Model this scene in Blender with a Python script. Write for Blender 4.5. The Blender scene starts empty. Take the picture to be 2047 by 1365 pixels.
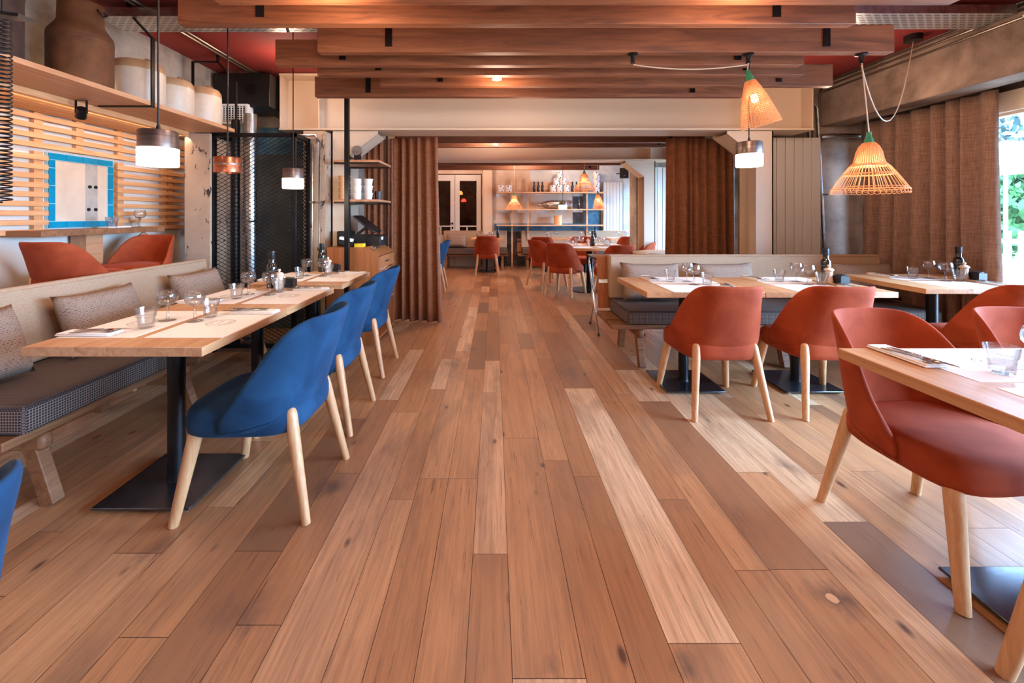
import bpy, math, random
from mathutils import Vector, Matrix, Euler
random.seed(7)
PI = math.pi
R = math.radians
S = bpy.context.scene
C = S.collection

# ------------------------------------------------------------------ camera
F = 850.0; CX = 988.0; CY = 430.0; HC = 1.27; IW, IH = 2047, 1365
cam_d = bpy.data.cameras.new('camera'); cam = bpy.data.objects.new('camera', cam_d); C.objects.link(cam)
cam.location = (0, 0, HC); cam.rotation_euler = (R(90), 0, 0)
cam_d.sensor_width = 36; cam_d.lens = 36 * F / IW
cam_d.shift_x = (IW / 2 - CX) / IW
cam_d.shift_y = -(IH / 2 - CY) / IW
cam_d.clip_start = 0.05; cam_d.clip_end = 200
S.camera = cam
# ------------------------------------------------------------------ world, exposure
S.view_settings.view_transform = 'Standard'; S.view_settings.look = 'None'
S.view_settings.gamma = 1; S.view_settings.use_curve_mapping = False
S.view_settings.exposure = 0.0
S.cycles.use_denoising = True
S.cycles.max_bounces = 8; S.cycles.transparent_max_bounces = 24
S.cycles.sample_clamp_indirect = 6; S.cycles.caustics_reflective = False; S.cycles.caustics_refractive = False
W = bpy.data.worlds.new('world'); S.world = W; W.use_nodes = True
wn = W.node_tree.nodes; wl = W.node_tree.links
bg = wn['Background']; bg.inputs[0].default_value = (0.36, 0.62, 1.0, 1); bg.inputs[1].default_value = 60.0

def lamp(name, kind, loc, energy, col=(1, .80, .6), size=.08, rot=None, **kw):
    d = bpy.data.lights.new(name, kind); o = bpy.data.objects.new(name, d); C.objects.link(o)
    o.location = loc; d.energy = energy; d.color = col
    if kind in ('POINT', 'SPOT'): d.shadow_soft_size = size
    if rot: o.rotation_euler = rot
    for k, v in kw.items(): setattr(d, k, v)
    return o
def portal(loc, rot, sx, sy):
    o = lamp('window_portal', 'AREA', loc, 1, (1, 1, 1), rot=rot, shape='RECTANGLE', size_y=sy)
    o.data.size = sx; o.data.cycles.is_portal = True
portal((4.3, 1.6, 1.15), (0, R(90), 0), 2.1, 6.2)
portal((4.3, 6.25, 1.15), (0, R(90), 0), 2.1, 1.9)
portal((4.3, 9.05, 1.15), (0, R(90), 0), 2.1, 2.7)
# point lights: a pair near the downlights, others unseen fill added overhead and behind camera
WARM = (1, .715, .53)
for p, e, r in [((0.35, 0.5, 2.6), 40, .1), ((-.8, 2.0, 2.2), 22, .15), ((1.2, 2.0, 2.2), 20, .15), ((0.02, 3.33, 2.22), 15, .12), ((0.3, 3.95, 2.1), 6, .2),
             ((-2.0, 1.3, 2.6), 6, .1), ((2.2, 0.9, 2.5), 18, .1), ((-1.9, 3.9, 2.5), 12, .1), ((2.9, 3.6, 2.3), 14, .1),
             ((0.0, 5.9, 2.5), 66, .1), ((0.6, 8.4, 2.5), 85, .12), ((-.9, 9.2, 2.5), 60, .12), ((1.8, 9.4, 2.5), 50, .12)]:
    lamp('spot_and_fill_light', 'POINT', p, e, WARM, r)
for p, e in [((.3, -1.2, 2.1), 16), ((1.8, -1.2, 2.1), 34)]:
    lamp('rear_fill_light', 'POINT', p, e, (1, .74, .56), .35)  # soft fill added behind the camera, no fixtures modelled there

# ------------------------------------------------------------------ materials
M = {}
def rgb(r, g, b):
    f = lambda c: (c / 255) / 12.92 if c / 255 <= .04045 else ((c / 255 + .055) / 1.055) ** 2.4
    return (f(r), f(g), f(b), 1)
class NT:
    def __init__(s, name):
        s.m = bpy.data.materials.new(name); s.m.use_nodes = True
        s.n = s.m.node_tree.nodes; s.l = s.m.node_tree.links; s.p = s.n['Principled BSDF']
        M[name] = s.m
    def node(s, t, **kw):
        n = s.n.new(t)
        for k, v in kw.items(): setattr(n, k, v)
        return n
    def put(s, n, k, v):
        i = n.inputs[k]
        if isinstance(v, bpy.types.NodeSocket): s.l.new(v, i)
        else: i.default_value = v
        return n
    def coord(s, scale=(1, 1, 1), kind='Object', rot=(0, 0, 0)):
        t = s.node('ShaderNodeTexCoord'); m = s.node('ShaderNodeMapping')
        m.inputs['Scale'].default_value = scale; m.inputs['Rotation'].default_value = rot
        s.l.new(t.outputs[kind], m.inputs['Vector']); return m.outputs[0]
    def noise(s, vec, scale=1, detail=5, rough=.55, dist=0):
        n = s.node('ShaderNodeTexNoise'); s.l.new(vec, n.inputs['Vector'])
        n.inputs['Scale'].default_value = scale; n.inputs['Detail'].default_value = detail
        n.inputs['Roughness'].default_value = rough; n.inputs['Distortion'].default_value = dist
        return n.outputs['Fac']
    def ramp(s, fac, stops, interp='LINEAR'):
        r = s.node('ShaderNodeValToRGB'); r.color_ramp.interpolation = interp
        e = r.color_ramp.elements
        while len(e) < len(stops): e.new(.5)
        for el, (p, c) in zip(e, stops):
            el.position = p; el.color = c if len(c) == 4 else (*c, 1)
        s.l.new(fac, r.inputs[0]); return r.outputs[0]
    def mix(s, fac, a, b, mode='MIX'):
        n = s.node('ShaderNodeMix', data_type='RGBA', blend_type=mode)
        s.put(n, 0, fac); s.put(n, 6, a); s.put(n, 7, b); return n.outputs[2]
    def math(s, op, a, b=0.0, c=None):
        n = s.node('ShaderNodeMath', operation=op); s.put(n, 0, a); s.put(n, 1, b)
        if c is not None: s.put(n, 2, c)
        return n.outputs[0]
    def bump(s, h, strength=.3, dist=.01):
        b = s.node('ShaderNodeBump'); b.inputs['Strength'].default_value = strength; b.inputs['Distance'].default_value = dist
        s.l.new(h, b.inputs['Height']); s.l.new(b.outputs[0], s.p.inputs['Normal'])
    def set(s, **kw):
        for k, v in kw.items(): s.put(s.p, k.replace('_', ' '), v)
        return s
W1 = (1, 1, 1, 1); K1 = (0, 0, 0, 1)

def plain(name, col, rough=.5, metal=0, **kw):
    t = NT(name); t.set(Base_Color=col, Roughness=rough, Metallic=metal, **kw); return t.m
def noisy(name, c1, c2, scale=8, rough=.7, metal=0, bump=0, detail=6, lo=.35, hi=.65, stretch=(1, 1, 1)):
    t = NT(name); f = t.noise(t.coord(stretch), scale, detail, .6, .3)
    t.set(Base_Color=t.ramp(f, [(lo, c1), (hi, c2)]), Roughness=rough, Metallic=metal)
    if bump: t.bump(f, bump, .01)
    return t.m
def wood(name, c1, c2, c3, axis='x', rough=.5, sc=1.0, knots=True):
    t = NT(name); st = {'x': (1.3, 16, 16), 'y': (16, 1.3, 16), 'z': (16, 16, 1.3)}[axis]
    oi = t.node('ShaderNodeObjectInfo'); tc = t.node('ShaderNodeTexCoord'); ad = t.node('ShaderNodeVectorMath', operation='MULTIPLY_ADD')
    t.l.new(oi.outputs['Random'], ad.inputs[0]); ad.inputs[1].default_value = (7, 13, 5); t.l.new(tc.outputs['Object'], ad.inputs[2])
    m = t.node('ShaderNodeMapping'); m.inputs['Scale'].default_value = [a * sc for a in st]; t.l.new(ad.outputs[0], m.inputs[0])
    f = t.noise(m.outputs[0], 1.6, 7, .62, 1.2)
    m2 = t.node('ShaderNodeMapping'); m2.inputs['Scale'].default_value = [a * sc * .3 for a in st]; t.l.new(ad.outputs[0], m2.inputs[0])
    g = t.noise(m2.outputs[0], 1.2, 3, .5, .5)
    c = t.ramp(f, [(.3, c1), (.5, c2), (.72, c3)])
    c = t.mix(t.math('MULTIPLY', t.ramp(g, [(.4, K1), (.7, W1)]), .45), c, c1)
    if knots:
        v = t.node('ShaderNodeTexVoronoi'); t.l.new(m2.outputs[0], v.inputs['Vector']); v.inputs['Scale'].default_value = 1.0
        k = t.ramp(v.outputs['Distance'], [(.03, W1), (.10, K1)])
        c = t.mix(t.math('MULTIPLY', k, .7), c, (c1[0] * .35, c1[1] * .3, c1[2] * .3, 1))
    t.set(Base_Color=c, Roughness=rough); t.bump(f, .12, .004)
    return t.m

wood('oak_top', rgb(176, 122, 80), rgb(200, 148, 102), rgb(216, 170, 126), 'y', .42, 1.0)
wood('oak_top_x', rgb(190, 140, 96), rgb(214, 168, 124), rgb(228, 188, 146), 'x', .42, 1.0)
wood('ash_leg', rgb(186, 134, 88), rgb(208, 158, 110), rgb(222, 178, 132), 'z', .42, 1.6, False)
wood('joist_wood', rgb(92, 48, 26), rgb(134, 76, 42), rgb(156, 96, 58), 'x', .62, .8)
wood('joist_dark', rgb(80, 46, 30), rgb(108, 64, 40), rgb(128, 82, 54), 'x', .62, .8)
wood('shelf_wood', rgb(168, 112, 76), rgb(190, 134, 94), rgb(204, 150, 110), 'y', .5, .7, False)
wood('slat_wood', rgb(192, 130, 82), rgb(214, 154, 104), rgb(226, 172, 122), 'y', .5, .9, False)
wood('cabinet_wood', rgb(140, 78, 36), rgb(168, 98, 52), rgb(186, 116, 66), 'z', .45, .9, False)
wood('bench_wood', rgb(104, 64, 38), rgb(140, 92, 56), rgb(162, 114, 74), 'x', .55, .9)
wood('pale_shelf', rgb(196, 146, 104), rgb(214, 168, 126), rgb(226, 184, 146), 'x', .5, .6, False)
noisy('concrete', rgb(98, 80, 68), rgb(172, 148, 130), 3.2, .85, bump=.2, lo=.3, hi=.68, detail=9)
noisy('concrete_pale', rgb(132, 122, 114), rgb(198, 186, 172), 2.8, .85, bump=.2, lo=.32, hi=.66, detail=9)
plain('plaster', rgb(222, 208, 192), .85)
noisy('plaster_warm', rgb(196, 170, 146), rgb(216, 194, 172), 3, .85)
noisy('wall_blue', rgb(50, 92, 120), rgb(96, 138, 160), 5, .75, lo=.4, hi=.72)
noisy('wall_pale_blue', rgb(176, 188, 196), rgb(214, 220, 222), 2.5, .8)
noisy('wall_slate', rgb(62, 70, 74), rgb(92, 100, 104), 3, .7)
noisy('wall_dark', rgb(46, 40, 40), rgb(86, 76, 72), 5, .8)
plain('ceiling_red', rgb(126, 36, 30), .8)
plain('cream_steel', rgb(214, 190, 164), .5)
plain('radiator_white', rgb(208, 200, 190), .4)
plain('door_white', rgb(206, 200, 194), .5)
noisy('black_steel', rgb(18, 18, 20), rgb(34, 33, 35), 9, .38, .6)
noisy('base_steel', rgb(84, 86, 92), rgb(104, 106, 114), 6, .24, .9)
plain('black_plastic', rgb(16, 16, 18), .4)
plain('dark_steel', rgb(52, 46, 44), .45, .7)
plain('chrome', rgb(225, 225, 228), .12, 1)
noisy('galvanised', rgb(150, 150, 150), rgb(200, 200, 198), 14, .28, 1)
noisy('cutlery_steel', rgb(205, 200, 196), rgb(232, 228, 224), 20, .18, 1)
plain('conduit', rgb(120, 108, 98), .35, .8)
noisy('copper', rgb(150, 84, 58), rgb(190, 116, 84), 6, .3, .9, stretch=(.3, .3, 8))
noisy('lamp_metal', rgb(96, 82, 76), rgb(132, 116, 108), 6, .35, .85, stretch=(.3, .3, 8))
noisy('rust', rgb(82, 46, 24), rgb(128, 78, 42), 5, .75, .2, bump=.1, detail=9)
noisy('rust_dark', rgb(50, 34, 28), rgb(84, 58, 46), 5, .75, .2, bump=.1, detail=9)
noisy('paper', rgb(238, 226, 214), rgb(244, 234, 224), 40, .8)
plain('napkin_cloth', rgb(240, 236, 230), .8)
plain('ink', rgb(96, 66, 56), .8)
plain('ceramic', rgb(226, 200, 176), .4)
plain('white_card', rgb(236, 234, 230), .6)
plain('kraft_cup', rgb(222, 168, 118), .6)
plain('yellow_paper', rgb(236, 196, 40), .6)
plain('cable_grey', rgb(190, 172, 154), .6)
plain('bottle_dark', rgb(14, 16, 14), .12, 0, Coat_Weight=.6)
plain('label_grey', rgb(90, 90, 84), .6)
plain('glass_green', rgb(60, 130, 96), .15, 0, Alpha=.8)
plain('tile_grout', rgb(190, 220, 224), .6)
noisy('blue_tile', rgb(6, 112, 146), rgb(14, 138, 172), 4, .16)
noisy('stone_jar', rgb(206, 184, 160), rgb(222, 204, 182), 5, .4)
noisy('stone_glaze', rgb(176, 132, 92), rgb(200, 156, 114), 5, .35)
plain('white_plastic', rgb(236, 236, 236), .5)
plain('green_glow', rgb(120, 160, 60), .3)

def fabric(name, c1, c2, scale=260, rough=.9):
    t = NT(name); f = t.noise(t.coord((1, 1, .35)), scale, 2, .5); g = t.noise(t.coord((1, 1, 1)), 6, 3)
    c = t.ramp(f, [(.35, c1), (.65, c2)])
    t.set(Base_Color=c, Roughness=rough); t.bump(f, .3, .002); return t.m
fabric('linen', rgb(158, 128, 102), rgb(184, 152, 122), 420)
def curtain_mat(name, c1, c2):
    t = NT(name); a = t.noise(t.coord((1, 1, .06)), 160, 2); b = t.noise(t.coord((.06, .06, 1)), 160, 2)
    f = t.math('MULTIPLY', t.math('ADD', a, b), .5)
    t.set(Base_Color=t.ramp(f, [(.38, c1), (.62, c2)]), Roughness=.9, Sheen_Weight=.15); t.bump(f, .2, .002)
curtain_mat('curtain_brown', rgb(118, 66, 38), rgb(158, 98, 60))
curtain_mat('curtain_taupe', rgb(126, 92, 74), rgb(164, 126, 104))
def velvet(name, c1, c2):
    t = NT(name); f = t.noise(t.coord((1, 1, 1)), 5, 3, .5, .8); g = t.noise(t.coord(), 700, 1)
    c = t.ramp(f, [(.35, c1), (.68, c2)]); t.set(Base_Color=c, Roughness=.85)
    t.set(Sheen_Weight=.30, Sheen_Roughness=.35, Sheen_Tint=(c2[0] * 1.2 + .08, c2[1] * 1.2 + .08, c2[2] * 1.2 + .08, 1)); t.bump(g, .15, .001)
    t.p.inputs['Specular IOR Level'].default_value = .2
velvet('velvet_blue', rgb(20, 50, 78), rgb(32, 70, 102))
velvet('velvet_orange', rgb(140, 54, 25), rgb(164, 71, 38))
def pattern(name, dark, light, sc, k=.5):
    t = NT(name)
    def layer(off, scale, rnd=0.0):
        m = t.coord((scale, scale, scale)); v = t.node('ShaderNodeTexVoronoi', feature='F1'); v.inputs['Scale'].default_value = 1
        a = t.node('ShaderNodeVectorMath', operation='ADD'); t.l.new(m, a.inputs[0]); a.inputs[1].default_value = off
        t.l.new(a.outputs[0], v.inputs['Vector']); v.inputs['Randomness'].default_value = rnd; return v.outputs['Distance']
    d = layer((.5, .5, .5), sc)
    ring = t.ramp(d, [(.0, dark), (.14, dark), (.20, light), (.34, light), (.42, dark), (.60, dark), (.66, light)])
    t.set(Base_Color=ring, Roughness=.9); return t.m
pattern('seat_fabric', rgb(34, 28, 28), rgb(132, 110, 98), 84)
def pillow_mat():
    t = NT('pillow_fabric'); b = t.node('ShaderNodeTexBrick'); t.l.new(t.coord((1, 1, 1), 'UV'), b.inputs['Vector'])
    b.inputs['Scale'].default_value = 44; b.inputs['Mortar Size'].default_value = .12; b.offset = .5; b.inputs['Brick Width'].default_value = .9
    b.inputs['Row Height'].default_value = .45
    b.inputs['Color1'].default_value = rgb(84, 62, 52); b.inputs['Color2'].default_value = rgb(104, 80, 66); b.inputs['Mortar'].default_value = rgb(164, 138, 120)
    w = t.node('ShaderNodeTexVoronoi'); t.l.new(t.coord((110, 110, 110), 'UV'), w.inputs['Vector']); w.inputs['Scale'].default_value = 1; w.inputs['Randomness'].default_value = .6
    t.set(Base_Color=t.mix(t.ramp(w.outputs['Distance'], [(.3, K1), (.6, W1)]), b.outputs['Color'], rgb(150, 126, 108)), Roughness=.95)
pillow_mat()
def glassmat():
    t = NT('clear_glass'); t.n.remove(t.p)
    gl = t.node('ShaderNodeBsdfGlossy'); gl.inputs['Roughness'].default_value = .02; tr = t.node('ShaderNodeBsdfTransparent'); tr.inputs[0].default_value = (.97, .975, .975, 1)
    lw = t.node('ShaderNodeLayerWeight'); lw.inputs[0].default_value = .35
    f = t.math('MULTIPLY_ADD', t.math('POWER', lw.outputs['Facing'], 2.2), .8, .06)
    g = t.node('ShaderNodeBsdfGlass'); g.inputs['Roughness'].default_value = 0; g.inputs['IOR'].default_value = 1.35
    m1 = t.node('ShaderNodeMixShader'); t.l.new(f, m1.inputs[0]); t.l.new(tr.outputs[0], m1.inputs[1]); t.l.new(gl.outputs[0], m1.inputs[2])
    mx = t.node('ShaderNodeMixShader'); mx.inputs[0].default_value = .15; t.l.new(m1.outputs[0], mx.inputs[1]); t.l.new(g.outputs[0], mx.inputs[2])
    t.l.new(mx.outputs[0], t.n['Material Output'].inputs[0])
    t = NT('window_glass'); t.n.remove(t.p)
    g = t.node('ShaderNodeBsdfGlossy'); g.inputs['Roughness'].default_value = .02
    tr = t.node('ShaderNodeBsdfTransparent'); mx = t.node('ShaderNodeMixShader'); fr = t.node('ShaderNodeFresnel'); fr.inputs[0].default_value = 1.3
    t.l.new(fr.outputs[0], mx.inputs[0]); t.l.new(tr.outputs[0], mx.inputs[1]); t.l.new(g.outputs[0], mx.inputs[2]); t.l.new(mx.outputs[0], t.n['Material Output'].inputs[0])
glassmat()
def emit(name, col, st):
    t = NT(name); t.set(Base_Color=K1, Emission_Color=col, Emission_Strength=st)
emit('lamp_glow', (1, .80, .58, 1), 9)
emit('spot_glow', (1, .86, .7, 1), 14)
emit('bulb_glow', (1, .76, .46, 1), 12)
emit('amber_glow', (1, .30, .06, 1), 2.0)
emit('red_glow', (1, .06, .03, 1), 1.6)
def basket(name, col):
    t = NT(name); n = t.noise(t.coord(), 60, 2)
    t.set(Base_Color=t.ramp(n, [(.3, col), (.7, (min(1, col[0] * 1.3), col[1] * 1.3, col[2] * 1.3, 1))]), Roughness=.6)
    tl = t.node('ShaderNodeBsdfTranslucent'); tl.inputs[0].default_value = col; mx = t.node('ShaderNodeMixShader'); mx.inputs[0].default_value = .55
    t.l.new(t.p.outputs[0], mx.inputs[1]); t.l.new(tl.outputs[0], mx.inputs[2]); t.l.new(mx.outputs[0], t.n['Material Output'].inputs[0])
basket('wicker', rgb(238, 182, 134)); basket('wicker_band', rgb(246, 206, 160))
def spots():
    t = NT('spotted_jar'); v = t.node('ShaderNodeTexVoronoi'); t.l.new(t.coord((20, 20, 20)), v.inputs['Vector']); v.inputs['Scale'].default_value = 1
    t.set(Base_Color=t.ramp(v.outputs['Distance'], [(.26, rgb(30, 34, 60)), (.32, rgb(222, 222, 226))]), Roughness=.35)
spots()
def slots():
    t = NT('perforated_steel'); b = t.node('ShaderNodeTexBrick'); t.l.new(t.coord((1, 1, 1)), b.inputs['Vector'])
    b.inputs['Scale'].default_value = 10; b.inputs['Mortar Size'].default_value = .10; b.inputs['Brick Width'].default_value = .6; b.inputs['Row Height'].default_value = .28
    b.inputs['Color1'].default_value = rgb(20, 20, 22); b.inputs['Color2'].default_value = rgb(24, 24, 26); b.inputs['Mortar'].default_value = rgb(200, 200, 200)
    t.set(Base_Color=b.outputs['Color'], Roughness=.35, Metallic=.7)
slots()
def crackpaint():
    t = NT('chipped_paint'); f = t.noise(t.coord((8, 8, 3)), 2.4, 9, .65, .5); g = t.noise(t.coord(), 3, 4)
    c = t.ramp(g, [(.3, rgb(176, 148, 124)), (.7, rgb(200, 174, 148))])
    t.set(Base_Color=t.mix(t.ramp(f, [(.60, K1), (.615, W1)]), c, rgb(60, 50, 46)), Roughness=.8)
crackpaint()
def foliage(name, c1, c2):
    t = NT(name); oi = t.node('ShaderNodeTexCoord'); n = t.noise(oi.outputs['Object'], 3, 3); t.set(Base_Color=t.ramp(n, [(.35, c1), (.65, c2)]), Roughness=.7)
foliage('leaf_bright', rgb(22, 66, 30), rgb(60, 108, 50)); foliage('leaf_dark', rgb(8, 28, 30), rgb(24, 56, 50))

def floor_mat():
    t = NT('floor_oak')
    at = t.node('ShaderNodeAttribute', attribute_name='plank'); sep = t.node('ShaderNodeSeparateColor'); t.l.new(at.outputs['Color'], sep.inputs[0])
    tone, off, kind = sep.outputs[0], sep.outputs[1], sep.outputs[2]
    g = t.node('ShaderNodeTexCoord'); pos = g.outputs['Object']
    cmb = t.node('ShaderNodeCombineXYZ'); t.l.new(t.math('MULTIPLY', off, 9.0), cmb.inputs[0]); t.l.new(t.math('MULTIPLY', off, 37.0), cmb.inputs[1]); t.l.new(t.math('MULTIPLY', off, 5.0), cmb.inputs[2])
    ad = t.node('ShaderNodeVectorMath', operation='ADD'); t.l.new(pos, ad.inputs[0]); t.l.new(cmb.outputs[0], ad.inputs[1])
    def mp(sc):
        m = t.node('ShaderNodeMapping'); m.inputs['Scale'].default_value = sc; t.l.new(ad.outputs[0], m.inputs[0]); return m.outputs[0]
    fine = t.noise(mp((70, 2.4, 1)), 1.5, 6, .65, .6)
    # cathedral grain
    wv = t.node('ShaderNodeTexWave', wave_type='BANDS', bands_direction='X'); t.l.new(mp((4.5, .5, 1)), wv.inputs['Vector'])
    wv.inputs['Scale'].default_value = 1.0; wv.inputs['Distortion'].default_value = 14; wv.inputs['Detail'].default_value = 2; wv.inputs['Detail Scale'].default_value = .8
    blot = t.noise(mp((5, 1.2, 1)), 1.3, 4, .6, .4)
    c = t.ramp(tone, [(0, rgb(104, 82, 68)), (.3, rgb(158, 108, 72)), (.55, rgb(186, 130, 86)), (.8, rgb(204, 150, 104)), (1, rgb(236, 198, 156))])
    c = t.mix(t.math('MULTIPLY', t.ramp(fine, [(.38, W1), (.6, K1)]), .42), c, rgb(140, 102, 72))
    c = t.mix(t.math('MULTIPLY', t.ramp(wv.outputs['Fac'], [(.0, W1), (.3, K1)]), .16), c, rgb(126, 80, 52))
    c = t.mix(t.math('MULTIPLY', t.ramp(blot, [(.3, W1), (.52, K1)]), .5), c, rgb(120, 88, 70))
    # cracks, pores and small knots
    cr = t.noise(mp((45, 1.6, 1)), 1.7, 8, .7, 1.5)
    c = t.mix(t.math('MULTIPLY', t.ramp(cr, [(.58, K1), (.68, W1)]), .75), c, rgb(84, 54, 40))
    v = t.node('ShaderNodeTexVoronoi'); t.l.new(mp((6, 2.6, 1)), v.inputs['Vector']); v.inputs['Scale'].default_value = 1
    c = t.mix(t.math('MULTIPLY', t.ramp(v.outputs['Distance'], [(.04, W1), (.10, K1)]), .85), c, rgb(66, 44, 36))
    # large dark knots where the photo shows them
    wob = t.noise(t.coord((1, .5, 1)), 14, 4, .6); tot = None
    for (kx, ky, sx, sy, a) in [(1.12, 1.41, .075, .085, .95), (-.76, 2.0, .10, .11, .7), (-.33, 3.6, .09, .32, .6), (-.24, 4.02, .08, .22, .55), (.6, 3.45, .10, .26, .5),
                                (.246, 2.16, .016, .022, .9), (-1.28, 1.62, .06, .10, .6), (-.80, 1.36, .10, .10, .5), (-1.65, 1.18, .12, .13, .6), (1.02, 1.80, .06, .14, .45),
                                (1.48, 2.15, .05, .12, .7), (.55, 1.19, .05, .05, .8), (.16, 1.2, .03, .04, .6)]:
        m = t.node('ShaderNodeMapping'); m.vector_type = 'POINT'; m.inputs['Location'].default_value = (-kx / sx, -ky / sy, 0); m.inputs['Scale'].default_value = (1 / sx, 1 / sy, 0)
        t.l.new(pos, m.inputs[0]); ln = t.node('ShaderNodeVectorMath', operation='LENGTH'); t.l.new(m.outputs[0], ln.inputs[0])
        d = t.math('ADD', ln.outputs['Value'], t.math('MULTIPLY', t.math('SUBTRACT', wob, .5), 2.6))
        k = t.math('MULTIPLY', t.ramp(d, [(0, W1), (1, K1)]), a)
        tot = k if tot is None else t.math('MAXIMUM', tot, k)
    c = t.mix(tot, c, rgb(74, 62, 60))
    # pale filler in one knot
    m = t.node('ShaderNodeMapping'); m.inputs['Location'].default_value = (-1.12 / .022, -1.41 / .026, 0); m.inputs['Scale'].default_value = (1 / .022, 1 / .026, 0)
    t.l.new(pos, m.inputs[0]); ln = t.node('ShaderNodeVectorMath', operation='LENGTH'); t.l.new(m.outputs[0], ln.inputs[0])
    d = t.math('ADD', ln.outputs['Value'], t.math('MULTIPLY', t.math('SUBTRACT', wob, .5), 2))
    c = t.mix(t.ramp(d, [(.7, W1), (.85, K1)]), c, rgb(214, 166, 120))
    t.set(Base_Color=c, Roughness=t.math('MULTIPLY_ADD', fine, .2, .24)); t.bump(fine, .12, .003)
floor_mat()

# ------------------------------------------------------------------ mesh builder
class MB:
    def __init__(s): s.v = []; s.f = []; s.uv = None
    def add(s, vs, fs):
        n = len(s.v); s.v += [tuple(v) for v in vs]; s.f += [tuple(i + n for i in f) for f in fs]; return s
    def box(s, x0, x1, y0, y1, z0, z1, T=None):
        vs = [(x, y, z) for z in (z0, z1) for y in (y0, y1) for x in (x0, x1)]
        if T: vs = [T @ Vector(v) for v in vs]
        return s.add(vs, [(0, 2, 3, 1), (4, 5, 7, 6), (0, 1, 5, 4), (2, 6, 7, 3), (0, 4, 6, 2), (1, 3, 7, 5)])
    def cbox(s, c, d, rot=None):
        T = Matrix.Translation(c) @ (Euler(rot).to_matrix().to_4x4() if rot else Matrix.Identity(4))
        return s.box(-d[0] / 2, d[0] / 2, -d[1] / 2, d[1] / 2, -d[2] / 2, d[2] / 2, T)
    def bar(s, p, q, w, d, up=(0, 0, 1)):
        p, q = Vector(p), Vector(q); z = (q - p).normalized(); u = Vector(up)
        if abs(z.dot(u)) > .98: u = Vector((0, 1, 0))
        x = u.cross(z).normalized(); y = z.cross(x)
        vs = [P + x * a * w / 2 + y * b * d / 2 for P in (p, q) for b in (-1, 1) for a in (-1, 1)]
        return s.add(vs, [(0, 2, 3, 1), (4, 5, 7, 6), (0, 1, 5, 4), (2, 6, 7, 3), (0, 4, 6, 2), (1, 3, 7, 5)])
    def tube(s, pts, r, n=8, cap=True):
        pts = [Vector(p) for p in pts]; rs = r if isinstance(r, (list, tuple)) else [r] * len(pts)
        rings = []; ref = None
        for i, p in enumerate(pts):
            d = (pts[min(i + 1, len(pts) - 1)] - pts[max(i - 1, 0)]).normalized()
            if ref is None: ref = Vector((0, 0, 1)) if abs(d.z) < .9 else Vector((1, 0, 0))
            x = d.cross(ref).normalized(); y = d.cross(x).normalized(); ref = -y if False else ref
            rings.append([p + (x * math.cos(a) + y * math.sin(a)) * rs[i] for a in [2 * PI * k / n for k in range(n)]])
        vs = [v for rg in rings for v in rg]; fs = []
        for i in range(len(pts) - 1):
            for k in range(n): fs.append((i * n + k, i * n + (k + 1) % n, (i + 1) * n + (k + 1) % n, (i + 1) * n + k))
        if cap: fs.append(tuple(range(n))[::-1]); fs.append(tuple((len(pts) - 1) * n + k for k in range(n)))
        return s.add(vs, fs)
    def lathe(s, prof, n=24, c=(0, 0, 0), closed=False, mod=None, T=None):
        vs = []; fs = []; m = len(prof)
        for k in range(n):
            a = 2 * PI * k / n
            for j, (r, z) in enumerate(prof):
                rr = r * (mod(a, z) if mod else 1)
                v = Vector((c[0] + rr * math.cos(a), c[1] + rr * math.sin(a), c[2] + z)); vs.append(T @ v if T else v)
        rng = m if closed else m - 1
        for k in range(n):
            for j in range(rng):
                a, b = k * m + j, k * m + (j + 1) % m; c2, d = ((k + 1) % n) * m + (j + 1) % m, ((k + 1) % n) * m + j
                fs.append((a, d, c2, b))
        return s.add(vs, fs)
    def prism(s, poly, axis, a, b):
        def P(u, v, w): return {'x': (w, u, v), 'y': (u, w, v), 'z': (u, v, w)}[axis]
        n = len(poly); vs = [P(u, v, a) for u, v in poly] + [P(u, v, b) for u, v in poly]
        return s.add(vs, [tuple(range(n)), tuple(range(n, 2 * n))[::-1]] + [(i, i + n, (i + 1) % n + n, (i + 1) % n) for i in range(n)])
    def grid(s, fn, nu, nv, wrap=False):
        vs = [fn(i / (nu - (0 if wrap else 1)), j / (nv - 1)) for i in range(nu) for j in range(nv)]; fs = []
        for i in range(nu if wrap else nu - 1):
            for j in range(nv - 1):
                i2 = (i + 1) % nu; fs.append((i * nv + j, i2 * nv + j, i2 * nv + j + 1, i * nv + j + 1))
        return s.add(vs, fs)

def obj(name, mb, mat, parent=None, smooth=False, bevel=0, sub=0, solid=0, loc=None, angle=40, seg=2):
    me = bpy.data.meshes.new(name); me.from_pydata([tuple(v) for v in mb.v], [], mb.f)
    import bmesh
    b = bmesh.new(); b.from_mesh(me); bmesh.ops.remove_doubles(b, verts=b.verts, dist=1e-5) if smooth else None
    bmesh.ops.recalc_face_normals(b, faces=b.faces); b.to_mesh(me); b.free()
    mats = mat if isinstance(mat, (list, tuple)) else [mat]
    for m in mats: me.materials.append(M[m])
    o = bpy.data.objects.new(name, me); C.objects.link(o)
    if parent: o.parent = parent
    if loc: o.location = loc
    if smooth or bevel:
        me.polygons.foreach_set('use_smooth', [True] * len(me.polygons))
        if not sub:
            try: me.set_sharp_from_angle(angle=R(angle))
            except Exception: pass
    if solid:
        m = o.modifiers.new('s', 'SOLIDIFY'); m.thickness = solid; m.offset = 0
    if bevel:
        m = o.modifiers.new('b', 'BEVEL'); m.width = bevel; m.segments = seg; m.limit_method = 'ANGLE'; m.angle_limit = R(35); m.harden_normals = False
    if sub:
        m = o.modifiers.new('u', 'SUBSURF'); m.levels = sub; m.render_levels = sub
    return o
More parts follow.
